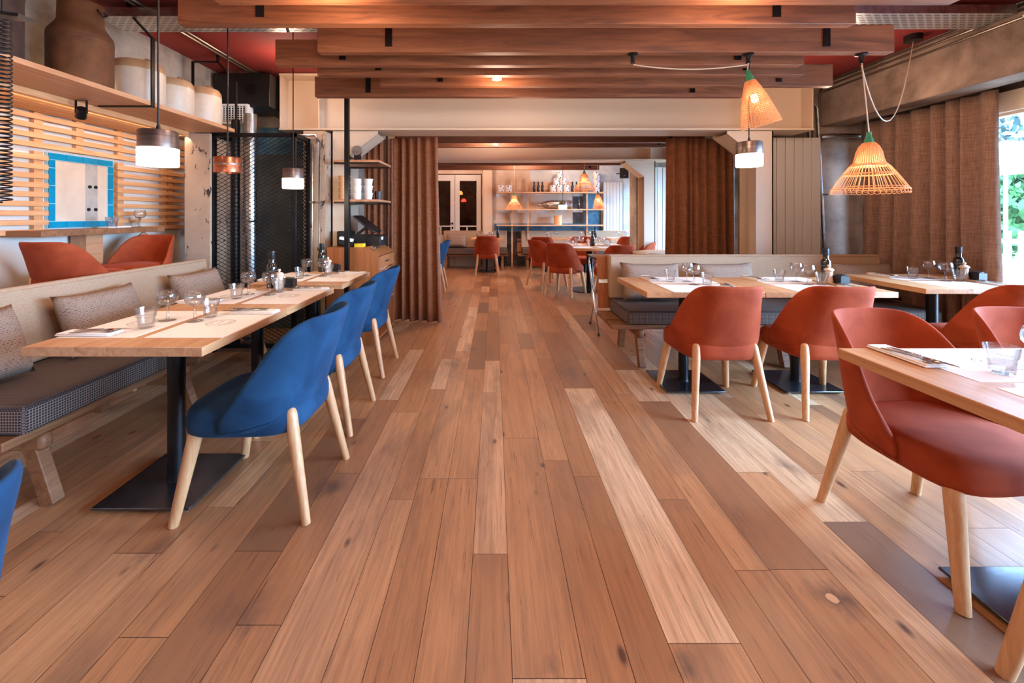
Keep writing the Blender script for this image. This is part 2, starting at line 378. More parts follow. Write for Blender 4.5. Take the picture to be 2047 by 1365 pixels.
def thing(name, label, cat, loc=(0, 0, 0), rz=0, group=None):
    o = bpy.data.objects.new(name, None); C.objects.link(o); o.location = loc; o.rotation_euler = (0, 0, rz); o.empty_display_size = .05
    return tag(o, label, cat, group)
def tag(o, label, cat, group=None, kind=None):
    if label: o['label'] = label
    if cat: o['category'] = cat
    if group: o['group'] = group
    if kind: o['kind'] = kind
    return o
def struct(name, mb, mat, label=None, cat=None, **kw):
    o = obj(name, mb, mat, **kw); o['kind'] = 'structure'
    if label: o['label'] = label
    if cat: o['category'] = cat
    return o
def kids(o): return [c for c in bpy.data.objects if c.parent == o]
_kid = {}
def dup(root, loc, rz=None, label=None, group=None, mats=None, scale=None):
    if root not in _kid: _kid[root] = [(c, kids(c)) for c in kids(root)]
    r = root.copy(); C.objects.link(r); r.location = loc
    if rz is not None: r.rotation_euler = (0, 0, rz)
    if scale: r.scale = (scale,) * 3
    if label: r['label'] = label
    if group: r['group'] = group
    for ch, gs in _kid[root]:
        c = ch.copy(); C.objects.link(c); c.parent = r
        for g in gs:
            d = g.copy(); C.objects.link(d); d.parent = c
    return r
def px(x, y, Y): return ((x - CX) * Y / F, Y, HC + (CY - y) * Y / F)

# ================================================================== ROOM SHELL
HCEIL = 2.75; XL = -3.25; XR = 4.15
mb = MB(); mb.box(-3.4, 4.3, -2.6, 10.8, -.06, -.004)
fl = mb
# planks with their own colour attribute
bounds = [-.98, -.80, -.66, -.47, -.36, -.22, -.08, .05, .252, .385, .515, .731, .86, .986, 1.196, 1.36, 1.55]
x = -.98
left = []
while x > -3.3: x -= random.choice([.10, .12, .15, .18, .14, .20]); left.append(x)
x = 1.55; right = []
while x < 4.2: x += random.choice([.10, .12, .15, .18, .14, .20]); right.append(x)
bounds = left[::-1] + bounds + right
special = {.515: [(1.261, 3.12, .96)], .05: [(2.42, 4.2, .62)], -.08: [(.2, 1.594, .45), (1.594, 3.05, .86)], 1.36: [(-.2, 1.761, .1), (1.761, 3.2, .92)], .986: [(.1, 1.524, .5), (1.524, 2.9, .3)], 1.196: [(1.0, 2.1, .8)],
           .731: [(.4, 1.9, .42), (1.9, 2.9, .55)], -.47: [(1.9, 3.1, .6)], -.36: [(.5, 2.05, .58)], .252: [(.6, 2.2, .5)], -.22: [(2.05, 3.5, .7)]}
pv = []; pf = []; pc = []
for i in range(len(bounds) - 1):
    a, b = bounds[i], bounds[i + 1]; sp = special.get(round(a, 3), [])
    segs = []; y = -2.6 + random.random()
    if sp:
        y0 = sp[0][0]; yy = y0
        while yy > -2.6: L = random.uniform(.6, 1.9); segs.append((max(yy - L, -2.6), yy, None)); yy -= L
        segs += sp; y = sp[-1][1]
    else: segs.append((-2.6, y, None))
    while y < 10.8: L = random.uniform(.5, 2.0); segs.append((y, min(y + L, 10.8), None)); y += L
    for (ya, yb, tn) in segs:
        t_ = tn if tn is not None else min(1, max(0, random.gauss(.55, .19)))
        if tn is None and random.random() < .06: t_ = .95
        o_ = random.random(); n = len(pv); g = .0009
        pv += [(a + g, ya + g, 0), (b - g, ya + g, 0), (b - g, yb - g, 0), (a + g, yb - g, 0)]; pf.append((n, n + 1, n + 2, n + 3)); pc.append((t_, o_))
nb = len(fl.f); base_n = len(fl.v)
me = bpy.data.meshes.new('floor'); me.from_pydata(fl.v + pv, [], fl.f + [tuple(i + base_n for i in f) for f in pf])
me.materials.append(M['floor_oak']); me.materials.append(M['wall_dark'])
ca = me.color_attributes.new('plank', 'FLOAT_COLOR', 'CORNER')
for p in me.polygons:
    if p.index < nb: p.material_index = 1; continue
    t_, o_ = pc[p.index - nb]
    for li in p.loop_indices: ca.data[li].color = (t_, o_, 0, 1)
fo = bpy.data.objects.new('floor', me); C.objects.link(fo); fo['kind'] = 'structure'; fo['label'] = 'reclaimed oak plank floor'

struct('ceiling', MB().box(-3.4, 4.3, -2.6, 10.8, HCEIL, HCEIL + .1), 'ceiling_red')
struct('wall_left', MB().box(-3.4, XL, -2.6, 10.8, 0, HCEIL), 'plaster')
struct('wall_back', MB().box(-3.4, 4.3, -2.7, -2.6, 0, HCEIL), 'plaster_warm')
# right wall: sill, head, posts
mb = MB()
mb.box(XR, 4.3, -2.6, 10.8, 2.2, HCEIL); mb.box(XR, 4.3, -2.6, 10.8, 0, .12)
for a, b in [(-2.6, -1.5), (4.6, 5.3), (7.2, 7.7), (10.4, 10.8)]: mb.box(XR, 4.3, a, b, .12, 2.2)
struct('wall_right', mb, 'concrete')
# concrete downstand beams along both sides
struct('trim_1', MB().box(3.65, 3.9, -2.6, 4.75, 2.26, HCEIL), 'concrete', 'rough concrete beam above the right windows', bevel=.008)
struct('trim_2', MB().box(XL, -2.87, -2.6, 4.75, 2.05, HCEIL), 'concrete_pale', 'pale concrete beam behind the shelf', bevel=.008)
# window frame right
fr = MB()
for a, b in [(-1.5, 4.6), (5.3, 7.2), (7.7, 10.4)]:
    fr.box(4.16, 4.24, a, b, 2.08, 2.2); fr.box(4.16, 4.24, a, b, .12, .2)
    y = a
    while y < b - .1:
        fr.box(4.17, 4.23, y, y + .06, .2, 2.08); y += 2.02 if a < 0 else 1.3
struct('window_1', fr, 'cream_steel', 'cream steel window frame on the right')
g = MB()
for a, b in [(-1.5, 4.6), (5.3, 7.2), (7.7, 10.4)]: g.box(4.197, 4.203, a, b, .2, 2.08)
gl = struct('window_glass', g, 'window_glass')
hd = MB(); hd.box(4.10, 4.15, 1.0, 4.6, 2.1, 2.26); hd.box(4.07, 4.10, 2.6, 3.30, 2.12, 2.16)
struct('trim_3', hd, 'cream_steel', 'cream window head with closer rail')

# partition with the steel portal (Y 4.75) : piers
p = MB(); p.box(XL, -1.84, 4.78, 5.15, 0, HCEIL)
struct('wall_partition', p, 'concrete_pale')
p = MB(); p.box(2.95, XR, 4.78, 5.15, 0, HCEIL); struct('wall_front_right', p, 'concrete', bevel=.006)
p = MB(); p.box(-1.93, -1.71, 4.3, 4.78, 0, 2.13); p.box(-2.84, -2.61, 3.9, 4.12, 0, 2.05)
struct('trim_4', MB().box(-1.93, -1.71, 4.3, 4.78, 0, 2.12), 'chipped_paint', 'cream plaster pier behind the duct cage')
struct('trim_5', MB().box(-2.84, -2.61, 3.9, 4.15, 0, 2.045), 'chipped_paint', 'cream concrete column with chipped paint')
p = MB(); p.box(2.42, XR, 7.25, 7.6, 0, HCEIL); p.box(XL, -1.9, 7.25, 7.6, 0, HCEIL); struct('wall_middle', p, 'concrete_pale')

def ibeam(name, label, x0, x1, Y0, Y1, z0, z1, stiff):
    t = MB(); ym = (Y0 + Y1) / 2
    t.box(x0, x1, Y0, Y1, z0, z0 + .022); t.box(x0, x1, Y0, Y1, z1 - .022, z1); t.box(x0, x1, ym - .008, ym + .008, z0 + .022, z1 - .022)
    for s_ in stiff: t.box(s_ - .008, s_ + .008, Y0 + .01, Y1 - .01, z0 + .022, z1 - .022)
    o = obj(name, t, 'cream_steel', bevel=.003); tag(o, label, 'beam', None, 'structure'); return o
ibeam('trim_6', 'cream steel I-beam spanning the wide opening', -2.24, 3.33, 4.42, 4.775, 2.155, 2.745, [-2.23, -1.83, 2.72, 3.32])
ibeam('trim_7', 'far cream steel I-beam over the round table', -2.24, 2.95, 6.9, 7.24, 2.16, 2.62, [2.55, 2.94])
def portal_col(name, label, xa, xb, Y0, Y1, side, z1):
    t = MB(); t.box(xa, xb, Y0, Y0 + .016, 0, z1); t.box(xa, xb, Y1 - .016, Y1, 0, z1)
    t.box((xa + xb) / 2 - .008, (xa + xb) / 2 + .008, Y0 + .016, Y1 - .016, 0, z1)
    t.box(xa, xa + .014, Y0, Y1, 0, z1) if side > 0 else t.box(xb - .014, xb, Y0, Y1, 0, z1)
    xi = xb if side > 0 else xa; e = xi + side * .2
    poly = [(xi, z1), (e + side * .1, z1), (e + side * .1, z1 - .03), (xi, z1 - .26)]
    t.prism(poly, 'y', Y0, Y0 + .016); t.prism(poly, 'y', Y1 - .016, Y1)
    t.add([(xi, Y0, z1 - .26), (xi, Y1, z1 - .26), (e + side * .1, Y1, z1 - .03), (e + side * .1, Y0, z1 - .03)], [(0, 1, 2, 3)])
    o = obj(name, t, 'cream_steel'); tag(o, label, 'column', None, 'structure')
portal_col('trim_8', 'left cream steel column with knee brace', -1.705, -1.52, 4.45, 4.75, 1, 2.15)
portal_col('trim_9', 'right cream steel column with knee brace', 2.74, 2.92, 4.45, 4.75, -1, 2.15)
portal_col('trim_10', 'far right cream steel column', 2.44, 2.62, 6.92, 7.22, -1, 2.155)

# far wall Y = 10.6
struct('wall_far', (lambda m: (m.box(-3.4, -1.63, 10.6, 10.75, 0, HCEIL), m.box(-.31, 4.3, 10.6, 10.75, 0, HCEIL), m.box(-1.63, -.31, 10.6, 10.75, 2.3, HCEIL), m)[-1])(MB()), 'plaster_warm')
struct('trim_11', MB().box(.0, .9, 10.585, 10.6, 1.06, HCEIL), 'plaster_warm', 'beige board behind the wall shelf')
struct('trim_12', MB().box(.9, 3.6, 10.58, 10.6, 1.9, HCEIL), 'wall_pale_blue', 'pale blue plaster above the wall shelf')
struct('trim_13', MB().box(.9, 1.95, 10.575, 10.6, 1.06, 2.1), 'plaster_warm', 'beige board patch on far wall')
p = MB(); p.box(.0, 2.65, 10.57, 10.6, .86, 1.06); p.box(2.28, 2.65, 10.572, 10.6, 1.06, 1.9); struct('trim_14', p, 'wall_blue', 'worn blue paint band on far wall')
p = MB(); p.box(.0, 2.65, 10.565, 10.6, 0, .86); p.box(1.95, 2.28, 10.57, 10.6, 1.06, 1.85); struct('trim_15', p, 'wall_dark', 'dark worn wall patch')
p = MB()
for a, b, z in [(.06, .46, 1.33), (.56, .80, 1.33), (1.05, 1.32, 1.33), (1.5, 1.72, 1.33), (.05, .2, 1.72), (.56, .8, 1.75), (1.95, 2.2, 1.74), (1.95, 2.2, 1.34)]: p.box(a, b, 10.56, 10.566, z, z + .09)
struct('trim_16', p, 'wall_pale_blue', 'pale plaster patches between the shelves')
p = MB(); p.box(-.27, -.06, 10.42, 10.6, 0, HCEIL); struct('trim_17', p, 'cream_steel', 'cream post beside the white double door')
p = MB(); p.box(3.2, 3.62, 10.55, 10.6, .1, 2.2); struct('trim_18', p, 'wall_pale_blue', 'grey blue panel right of the far radiator')
# room seen through the double door
p = MB(); p.box(-2.4, .6, 13.9, 14, 0, 2.8); p.box(-2.5, -2.4, 10.75, 14, 0, 2.8); p.box(.6, .7, 10.75, 14, 0, 2.8); p.box(-2.5, .7, 10.75, 14, 2.8, 2.9); p.box(-2.5, .7, 10.8, 14, -.06, 0)
struct('wall_lobby', p, 'rust_dark')
lamp('lobby_light', 'POINT', (-1.0, 12.2, 2.3), 34, (1, .5, .3), .1)
# double door
dn = 0
for xa, xb, lab in [(-1.62, -.98, 'left leaf of the white glazed double door'), (-.97, -.33, 'right leaf of the white glazed double door')]:
    dn += 1; t = MB(); y0, y1 = 10.55, 10.6
    t.box(xa, xa + .11, y0, y1, 0, 2.27); t.box(xb - .11, xb, y0, y1, 0, 2.27); t.box(xa + .11, xb - .11, y0, y1, 2.12, 2.27); t.box(xa + .11, xb - .11, y0, y1, 0, .78)
    d = struct('door_%d' % dn, t, 'door_white', lab, bevel=.004)
    obj('pane', MB().box(xa + .11, xb - .11, 10.57, 10.576, .78, 2.12), 'window_glass', d)
    b = MB(); b.box(xa + .11, xb - .11, 10.545, 10.56, .98, 1.01); b.box(xa + .28, xa + .31, 10.545, 10.56, .78, 1.0); obj('glazing_bar', b, 'door_white', d)
    if dn == 1:
        h = MB(); h.box(xb - .075, xb - .035, 10.535, 10.55, 1.04, 1.09); h.box(xb - .075, xb - .035, 10.535, 10.55, .93, .98); h.bar((xb - .05, 10.52, 1.065), (xb - .16, 10.51, 1.065), .015, .015); h.bar((xb - .05, 10.54, 1.065), (xb - .05, 10.51, 1.065), .015, .015)
        obj('door_handle', h, 'black_steel', d)

# ================================================================== JOISTS
def joist(label, xa, xb, Yf, z0=2.32, h=.18, th=.06, straps=(), dark=False, top=None):
    t = thing('ceiling_joist', label, 'joist', ((xa + xb) / 2, Yf + th / 2, z0), 0, 'wooden joists hung under the ceiling')
    L = (xb - xa) / 2
    obj('timber', MB().box(-L, L, -th / 2, th / 2, 0, h), 'joist_dark' if dark else 'joist_wood', t, bevel=.003)
    for s_ in straps:
        X = s_ - (xa + xb) / 2
        m = MB(); m.box(X - .022, X + .022, -th / 2 - .006, -th / 2 - .0005, .035, HCEIL - z0); m.lathe([(0, -.008), (.008, -.006), (.008, 0)], 8, (X, -th / 2 - .0, .07), T=None)
        obj('metal_strap', m, 'black_steel', t)
PXX = lambda x_, Y: (x_ - CX) * Y / F
joist('wooden ceiling joist cropped by the top edge of the photo', PXX(425, 2.07), PXX(1922, 2.07), 2.07, straps=(PXX(1810, 2.07), -1.0))
joist('longest wooden joist on the left, knotted, second from the photo top', PXX(355, 2.33), PXX(1712, 2.33), 2.33, straps=(PXX(520, 2.33), PXX(1552, 2.33)))
joist('wooden ceiling joist with three black lamp mounts under it', PXX(634, 2.74), PXX(1788, 2.74), 2.74, straps=(PXX(777, 2.74), PXX(1652, 2.74)))
joist('wooden joist just behind the one carrying the lamp mounts', PXX(550, 2.975), PXX(1605, 2.975), 2.975, straps=(PXX(685, 2.975), PXX(1475, 2.975)))
joist('wooden ceiling joist, fourth from the steel I-beam', PXX(634, 3.19), PXX(1608, 3.19), 3.19, straps=(PXX(756, 3.19), PXX(1491, 3.19)))
joist('wooden joist reaching furthest right near the concrete beam', PXX(760, 3.46), PXX(1665, 3.46), 3.46, straps=(PXX(880, 3.46), PXX(1557, 3.46)))
joist('wooden joist nearest the steel I-beam, rounded left corner', PXX(629, 3.77), PXX(1486, 3.77), 3.77, straps=(PXX(736, 3.77), PXX(1384, 3.77)))
joist('dark wooden joist behind the first steel I-beam', -1.3, 2.75, 5.55, 2.22, .18, .07, (2.3,), True)
joist('dark wooden joist in the middle of the second room', -1.3, 2.9, 6.2, 2.26, .18, .07, (2.4,), True)
joist('dark wooden joist just behind the far steel I-beam', -1.3, 2.6, 7.9, 2.2, .2, .08, (2.2,), True)
joist('dark wooden joist nearest the wall shelf', -1.3, 2.2, 8.9, 2.22, .2, .08, (2.0,), True)
# downlights
def downlight(label, loc):
    t = thing('ceiling_downlight', label, 'light', loc, 0, 'small recessed spots')
    obj('housing', MB().lathe([(0, .05), (.035, .05), (.04, .0), (.032, .0)], 16), 'cream_steel', t, smooth=True)
    obj('diffuser', MB().lathe([(0, .002), (.032, .002)], 16), 'spot_glow', t)
    obj('stem', MB().tube([(0, 0, .05), (0, 0, HCEIL - loc[2])], .006, 6), 'dark_steel', t)
downlight('small lit ceiling spot between joists before the I-beam', (0.02, 3.34, 2.335))
downlight('small lit ceiling spot in the second room', (0.02, 6.0, 2.255))

# ================================================================== PIPES, TRAYS, CABLES
def pipe(label, pts, r=.011, mat='conduit', clips=(), cat='pipe', name='conduit_pipe', group=None):
    t = thing(name, label, cat, pts[0], 0, group); o = Vector(pts[0])
    obj('tube', MB().tube([Vector(p_) - o for p_ in pts], r, 8), mat, t, smooth=True)
    for c_ in clips: obj('clip', MB().cbox(Vector(c_) - o, (r * 3.2, r * 3.2, .018)), 'galvanised', t)
pipe('grey conduit running along the red ceiling and down left wall', [(-2.48, .8, 2.72), (-2.48, 2.8, 2.72), (-2.48, 4.70, 2.72), (-2.48, 4.75, 2.68), (-2.48, 4.755, 2.4), (-2.36, 4.755, 2.33), (-2.15, 4.755, 2.33), (-2.1, 4.755, 2.29), (-2.1, 4.755, 1.2)], clips=[(-2.48, 4.755, 2.6), (-2.1, 4.755, 2.2)])
pipe('second grey conduit beside the first on left ceiling', [(-2.44, .8, 2.725), (-2.44, 4.70, 2.725), (-2.42, 4.75, 2.69), (-2.42, 4.755, 2.45), (-2.32, 4.755, 2.40), (-2.1, 4.755, 2.40), (-2.06, 4.755, 2.36), (-2.06, 4.755, 1.2)], clips=[(-2.42, 4.755, 2.55)])
pipe('short grey conduit above the fourth joist', [(-1.72, 2.6, 2.72), (-1.52, 3.05, 2.72), (-1.5, 3.1, 2.6)])
for i, (xx, zz) in enumerate([(3.635, 2.72), (3.635, 2.68), (3.635, 2.63)]):
    pipe(['uppermost conduit along the right concrete beam', 'middle conduit along the right concrete beam', 'lowest conduit along the right concrete beam'][i],
         [(xx, .8, zz), (xx, 4.70, zz), (xx + [.02, .0, -.07][i], 4.755, zz - .05), (xx + [.02, .0, -.07][i], 4.755, [2.35, 2.3, .1][i])], .009, clips=[(xx, y_, zz) for y_ in (1.5, 2.9, 4.0)], group='conduits on the right beam')
pipe('steel heating pipe stepping down right of the radiator', [(3.3, 4.74, 2.72), (3.3, 4.74, 2.55), (3.34, 4.74, 2.5), (3.6, 4.74, 2.5), (3.64, 4.74, 2.45), (3.72, 4.74, .1)][:2] + [(3.32, 4.74, 2.52), (3.55, 4.74, 2.52), (3.6, 4.74, 2.46), (3.72, 4.74, .1)], .016, 'galvanised', [(3.62, 4.74, 2.1), (3.68, 4.74, 1.5)])
pipe('inner steel heating pipe against the radiator edge', [(3.2, 4.74, 2.72), (3.2, 4.74, 2.45), (3.24, 4.74, 2.42), (3.46, 4.74, 2.42), (3.5, 4.74, 2.37), (3.66, 4.74, .1)], .016, 'conduit', [(3.52, 4.74, 2.1)])
pipe('horizontal steel pipe running behind the window curtain', [(3.62, 4.7, 2.14), (3.7, 4.66, 2.14), (4.0, 4.66, 2.14)], .026, 'galvanised', [(3.74, 4.66, 2.14)])
pipe('left vertical pipe on the cream pier by the cage', [(-1.98, 4.26, 2.02), (-1.86, 4.26, 2.02), (-1.82, 4.26, 1.97), (-1.82, 4.26, .05)], .012, 'galvanised', [(-1.82, 4.26, 1.4)])
pipe('right vertical pipe on the cream pier by the cage', [(-1.98, 4.26, 2.07), (-1.79, 4.26, 2.07), (-1.75, 4.26, 2.0), (-1.76, 4.26, .05)], .013, 'galvanised', [(-1.75, 4.26, 1.4)])
def tray(label, x0, x1, Y0, Y1, z):
    t = thing('cable_tray', label, 'cable tray', ((x0 + x1) / 2, (Y0 + Y1) / 2, z), 0); L = (x1 - x0) / 2; w = (Y1 - Y0) / 2
    obj('perforated_base', MB().box(-L, L, -w, w, 0, .003), 'perforated_steel', t)
    obj('side_rail', MB().box(-L, L, -w - .004, -w, 0, .06), 'galvanised', t); obj('side_rail', MB().box(-L, L, w, w + .004, 0, .06), 'galvanised', t)
    for s_ in (-.8, .8): obj('hanger', MB().tube([(L * s_, 0, .003), (L * s_, 0, HCEIL - z)], .005, 6), 'galvanised', t)
tray('perforated steel cable tray on the right ceiling', 1.0, 3.6, 2.93, 3.18, 2.66)
tray('perforated steel cable tray above the milk churn', -2.75, -1.2, 2.93, 3.18, 2.64)
# electrical boxes
tag(obj('junction_box', MB().lathe([(0, 0), (.06, 0), (.06, .05), (0, .05)], 20, (3.45, 3.5, 2.70)), 'black_plastic', smooth=True), 'round black junction box on red ceiling by right beam', 'junction box')
tag(obj('electrical_box', MB().box(-2.40, -2.28, 4.74, 4.78, 2.62, 2.72), 'black_plastic', bevel=.004), 'square black box on the concrete wall above the cage', 'wall box')

# ================================================================== LAMPS
def lamp_mount(label, X, Y=2.77, z=2.32):
    t = thing('lamp_mount', label, 'lamp mount', (X, Y, z), 0, 'black lamp mounts under the joist')
    obj('canopy', MB().lathe([(0, 0), (.035, 0), (.035, -.006), (.016, -.014), (.012, -.045), (.015, -.06), (0, -.06)], 16), 'black_steel', t, smooth=True)
m3x = PXX(1265, 2.77)
lamp_mount('black lamp mount under the joist with only a cable, leftmost', m3x)
lamp_mount('middle black mount above the tilted basket lamp', PXX(1496, 2.77))
lamp_mount('rightmost black mount above the flared basket lamp', PXX(1722, 2.77))
def catenary(a, b, sag, n=14):
    a, b = Vector(a), Vector(b); return [a.lerp(b, t / n) - Vector((0, 0, sag * 4 * (t / n) * (1 - t / n))) for t in range(n + 1)]
def cable(label, pts, r=.004, mat='cable_grey'):
    tag(obj('lamp_cable', MB().tube(pts, r, 6), mat, smooth=True), label, 'cable')
cable('grey cable looping from the flared basket lamp mount to junction box', catenary((PXX(1722, 2.77), 2.77, 2.245), (3.45, 3.5, 2.7), .50))
cable('grey cable strung between the left and middle lamp mounts', catenary((m3x + .005, 2.77, 2.25), (PXX(1496, 2.77) - .01, 2.77, 2.25), .03))

def cyl_pendant(label, loc, lit=True, r=.077, energy=9, hang=None):
    t = thing('pendant_lamp', label, 'lamp', loc, 0, 'cylinder pendant lamps')
    if lit:
        obj('lamp_shade', MB().lathe([(0, .16), (r * .97, .16), (r, .155), (r, .08), (r * .9, .08), (r * .9, .15), (0, .15)], 32), 'lamp_metal', t, smooth=True)
        obj('diffuser', MB().lathe([(0, 0), (r, 0), (r * 1.03, .006), (r * 1.03, .08), (0, .08)], 32), 'lamp_glow', t, smooth=True)
        lamp('pendant_light', 'POINT', (loc[0], loc[1], loc[2] - .06), energy, (1, .80, .6), .07)
        z0 = .16
    else:
        obj('lamp_shade', MB().lathe([(r * .95, 0), (r, 0), (r, .09), (r * .97, .094), (0, .094), (0, .088), (r * .93, .085), (r * .95, 0)], 32), 'copper', t, smooth=True)
        obj('trim_ring', MB().lathe([(r * 1.01, .045), (r * 1.015, .05), (r * 1.01, .055)], 32), 'lamp_metal', t, smooth=True); z0 = .094
    top = (hang or HCEIL) - loc[2]
    obj('rod', MB().tube([(0, 0, z0), (0, 0, top)], .0045, 8), 'dark_steel', t, smooth=True)
    obj('collar', MB().lathe([(0, z0 + .03), (.006, z0 + .03), (.012, z0)], 12), 'dark_steel', t, smooth=True)
cyl_pendant('lit cylinder pendant lamp nearest the camera, over left tables', (PXX(316.5, 1.95), 1.95, 1.27 + 98 * 1.95 / F))
cyl_pendant('unlit copper pendant ring lamp before the mesh cage', (PXX(455, 2.65), 2.65, 1.535), False)
cyl_pendant('small lit cylinder pendant over the furthest left table', (PXX(586, 3.4), 3.4, 1.27 + 53 * 3.4 / F))
cyl_pendant('lit cylinder pendant beside the tilted basket lamp', (PXX(1497.5, 2.80), 2.80, 1.27 + 97 * 2.80 / F), hang=2.262)
cyl_pendant('tiny lit cylinder pendant in front of the wall shelf', (PXX(1125, 8.5), 8.5, 1.27 + 12 * 8.5 / F), energy=5)

def bell(label, loc, sc=1.0, top=2.26, light=5, cone=False, tilt=0.0, name='basket_pendant', az=0, anchor=None):
    """wicker shade; profile from bottom 0 to height .32, bottle-green neck on top"""
    t = thing(name, label, 'lamp', loc, 0, 'woven basket pendant lamps'); t.rotation_euler = (0, tilt, az)
    if cone: prof = [(.118, 0), (.105, .06), (.088, .13), (.068, .20), (.046, .26), (.030, .30)]
    else: prof = [(.195, 0), (.165, .05), (.135, .10), (.105, .145), (.082, .17), (.073, .20), (.066, .24), (.052, .275), (.032, .30)]
    def rad(z):
        for (r0, z0), (r1, z1) in zip(prof, prof[1:]):
            if z0 <= z <= z1: return r0 + (r1 - r0) * (z - z0) / (z1 - z0)
        return prof[-1][0]
    ns = 44; m = MB()
    for k in range(ns):
        a = 2 * PI * k / ns
        m.tube([(r * math.cos(a) * sc, r * math.sin(a) * sc, z * sc) for r, z in prof], .0016 * sc + .0006, 4, False)
    obj('wicker_ribs', m, 'wicker', t)
    m = MB()
    def hoop(z, rr, n=40): m.tube([(rad(z) * sc * math.cos(2 * PI * k / n), rad(z) * sc * math.sin(2 * PI * k / n), z * sc) for k in range(n + 1)], rr, 4, False)
    if cone:
        z = .0
        while z < .27: hoop(z, .0022 * sc); z += .0115
    else:
        for z in (.0, .012, .095, .10, .15, .155): hoop(z, .0026 * sc)
        z = .16
        while z < .27: hoop(z, .002 * sc); z += .0065
    obj('wicker_hoops', m, 'wicker', t)
    m = MB()
    if cone: m.lathe([(rad(z) * sc * .975, z * sc) for z in [.2 + .01 * i for i in range(8)]], 28)
    else: m.lathe([(rad(z) * sc * .97, z * sc) for z in [.16 + .01 * i for i in range(12)]], 28)
    obj('woven_lining', m, 'wicker_band', t, smooth=True)
    if not cone:
        m = MB()
        for k in range(40):
            a = 2 * PI * k / 40; c_ = Vector((.198 * sc * math.cos(a), .198 * sc * math.sin(a), -.014 * sc)); tx = Vector((-math.sin(a), math.cos(a), 0))
            m.tube([c_ + (tx * math.cos(b) * .017 + Vector((0, 0, 1)) * math.sin(b) * .014) * sc for b in [2 * PI * j / 10 for j in range(11)]], .0015 * sc, 4, False)
        obj('loop_fringe', m, 'wicker', t)
    obj('bottle_neck', MB().lathe([(.030 * sc, .295 * sc), (.024 * sc, .32 * sc), (.015 * sc, .345 * sc), (.013 * sc, .372 * sc), (0, .372 * sc)], 16), 'glass_green', t, smooth=True)
    obj('bulb', MB().lathe([(0, .15 * sc), (.016 * sc, .155 * sc), (.024 * sc, .175 * sc), (.018 * sc, .20 * sc), (.01 * sc, .23 * sc), (0, .24 * sc)], 14), 'bulb_glow', t, smooth=True)
    Rm = Euler((0, tilt, az)).to_matrix(); c_ = Vector(loc) + Rm @ Vector((0, 0, .12 * sc)); lamp('basket_light', 'POINT', c_, light, (1, .70, .44), .02)
    tp = Rm @ Vector((0, 0, .372 * sc)); end = Rm.inverted() @ ((Vector(anchor) if anchor else Vector((loc[0] + tp.x, loc[1] + tp.y, top))) - Vector(loc))
    obj('cord', MB().tube([(0, 0, .37 * sc), end], .0035, 6), 'cable_grey', t)
bell('wide flared woven basket lamp hanging on the right', (PXX(1737, 2.77), 2.77, 1.27 + 52 * 2.77 / F), 1.0, 2.25, 4, anchor=(PXX(1723, 2.77), 2.77, 2.262))
bell('tilted conical woven basket lamp under the joist', (PXX(1527, 2.77), 2.80, 1.27 + 182 * 2.77 / F), 1.0, 2.25, 2.5, True, R(-14), anchor=(PXX(1496, 2.77), 2.77, 2.262))
bell('flared basket lamp above the round table', (PXX(1168, 7.6), 7.6, 1.27 + 51 * 7.6 / F), .95, HCEIL, 6)
bell('smaller flared basket lamp at left of the wall shelf', (PXX(1028, 8.6), 8.6, 1.27 + 14 * 8.6 / F), .85, HCEIL, 5)
bell('conical basket lamp before the far radiator', (PXX(1197, 8.6), 8.6, 1.27 + 12 * 8.6 / F), 1.0, HCEIL, 4, True, R(-4))
cable('thin cable looping down from the far steel I-beam', catenary((PXX(1166, 7.6), 7.0, 2.3), (PXX(1198, 6.8), 6.8, 2.75), .12), .003)
t = thing('lantern', 'small lit lantern at the edge of the right brown curtain', 'lamp', (PXX(1337, 5.6), 5.6, 1.5))
obj('lantern_body', MB().lathe([(.035, .09), (.035, .16), (0, .165)], 16), 'lamp_metal', t, smooth=True); obj('diffuser', MB().lathe([(0, 0), (.03, 0), (.03, .09), (0, .09)], 16), 'lamp_glow', t, smooth=True)
obj('rod', MB().tube([(0, 0, .165), (0, 0, HCEIL - 1.5)], .004, 6), 'dark_steel', t); obj('finial', MB().lathe([(0, 0), (.02, 0), (.02, -.06), (0, -.06)], 12), 'copper', t, smooth=True)
# lamps in the lobby
for lab, X, z, r, mt in [('amber dome lamp seen through the double door', PXX(919, 12.5), 1.27 + 41 * 12.5 / F, .09, 'amber_glow'), ('red dome lamp seen through the double door', PXX(926, 12.8), 1.27 + 27 * 12.8 / F, .08, 'red_glow'), ('tall orange lamp at the edge of the door glass', PXX(908, 12.2), 1.27 + 22 * 12.2 / F, .07, 'red_glow')]:
    t = thing('dome_lamp', lab, 'lamp', (X, 12.5 + (.5 if 'red' in lab else -.3 if 'tall' in lab else 0), z), 0, 'glowing dome lamps beyond the door'); obj('lamp_shade', MB().lathe([(r, 0), (r * .95, r * .7), (r * .5, r * 1.2), (0, r * 1.3)], 16), mt, t, smooth=True); obj('cord', MB().tube([(0, 0, r * 1.3), (0, 0, 2.79 - z)], .004, 6), 'dark_steel', t)

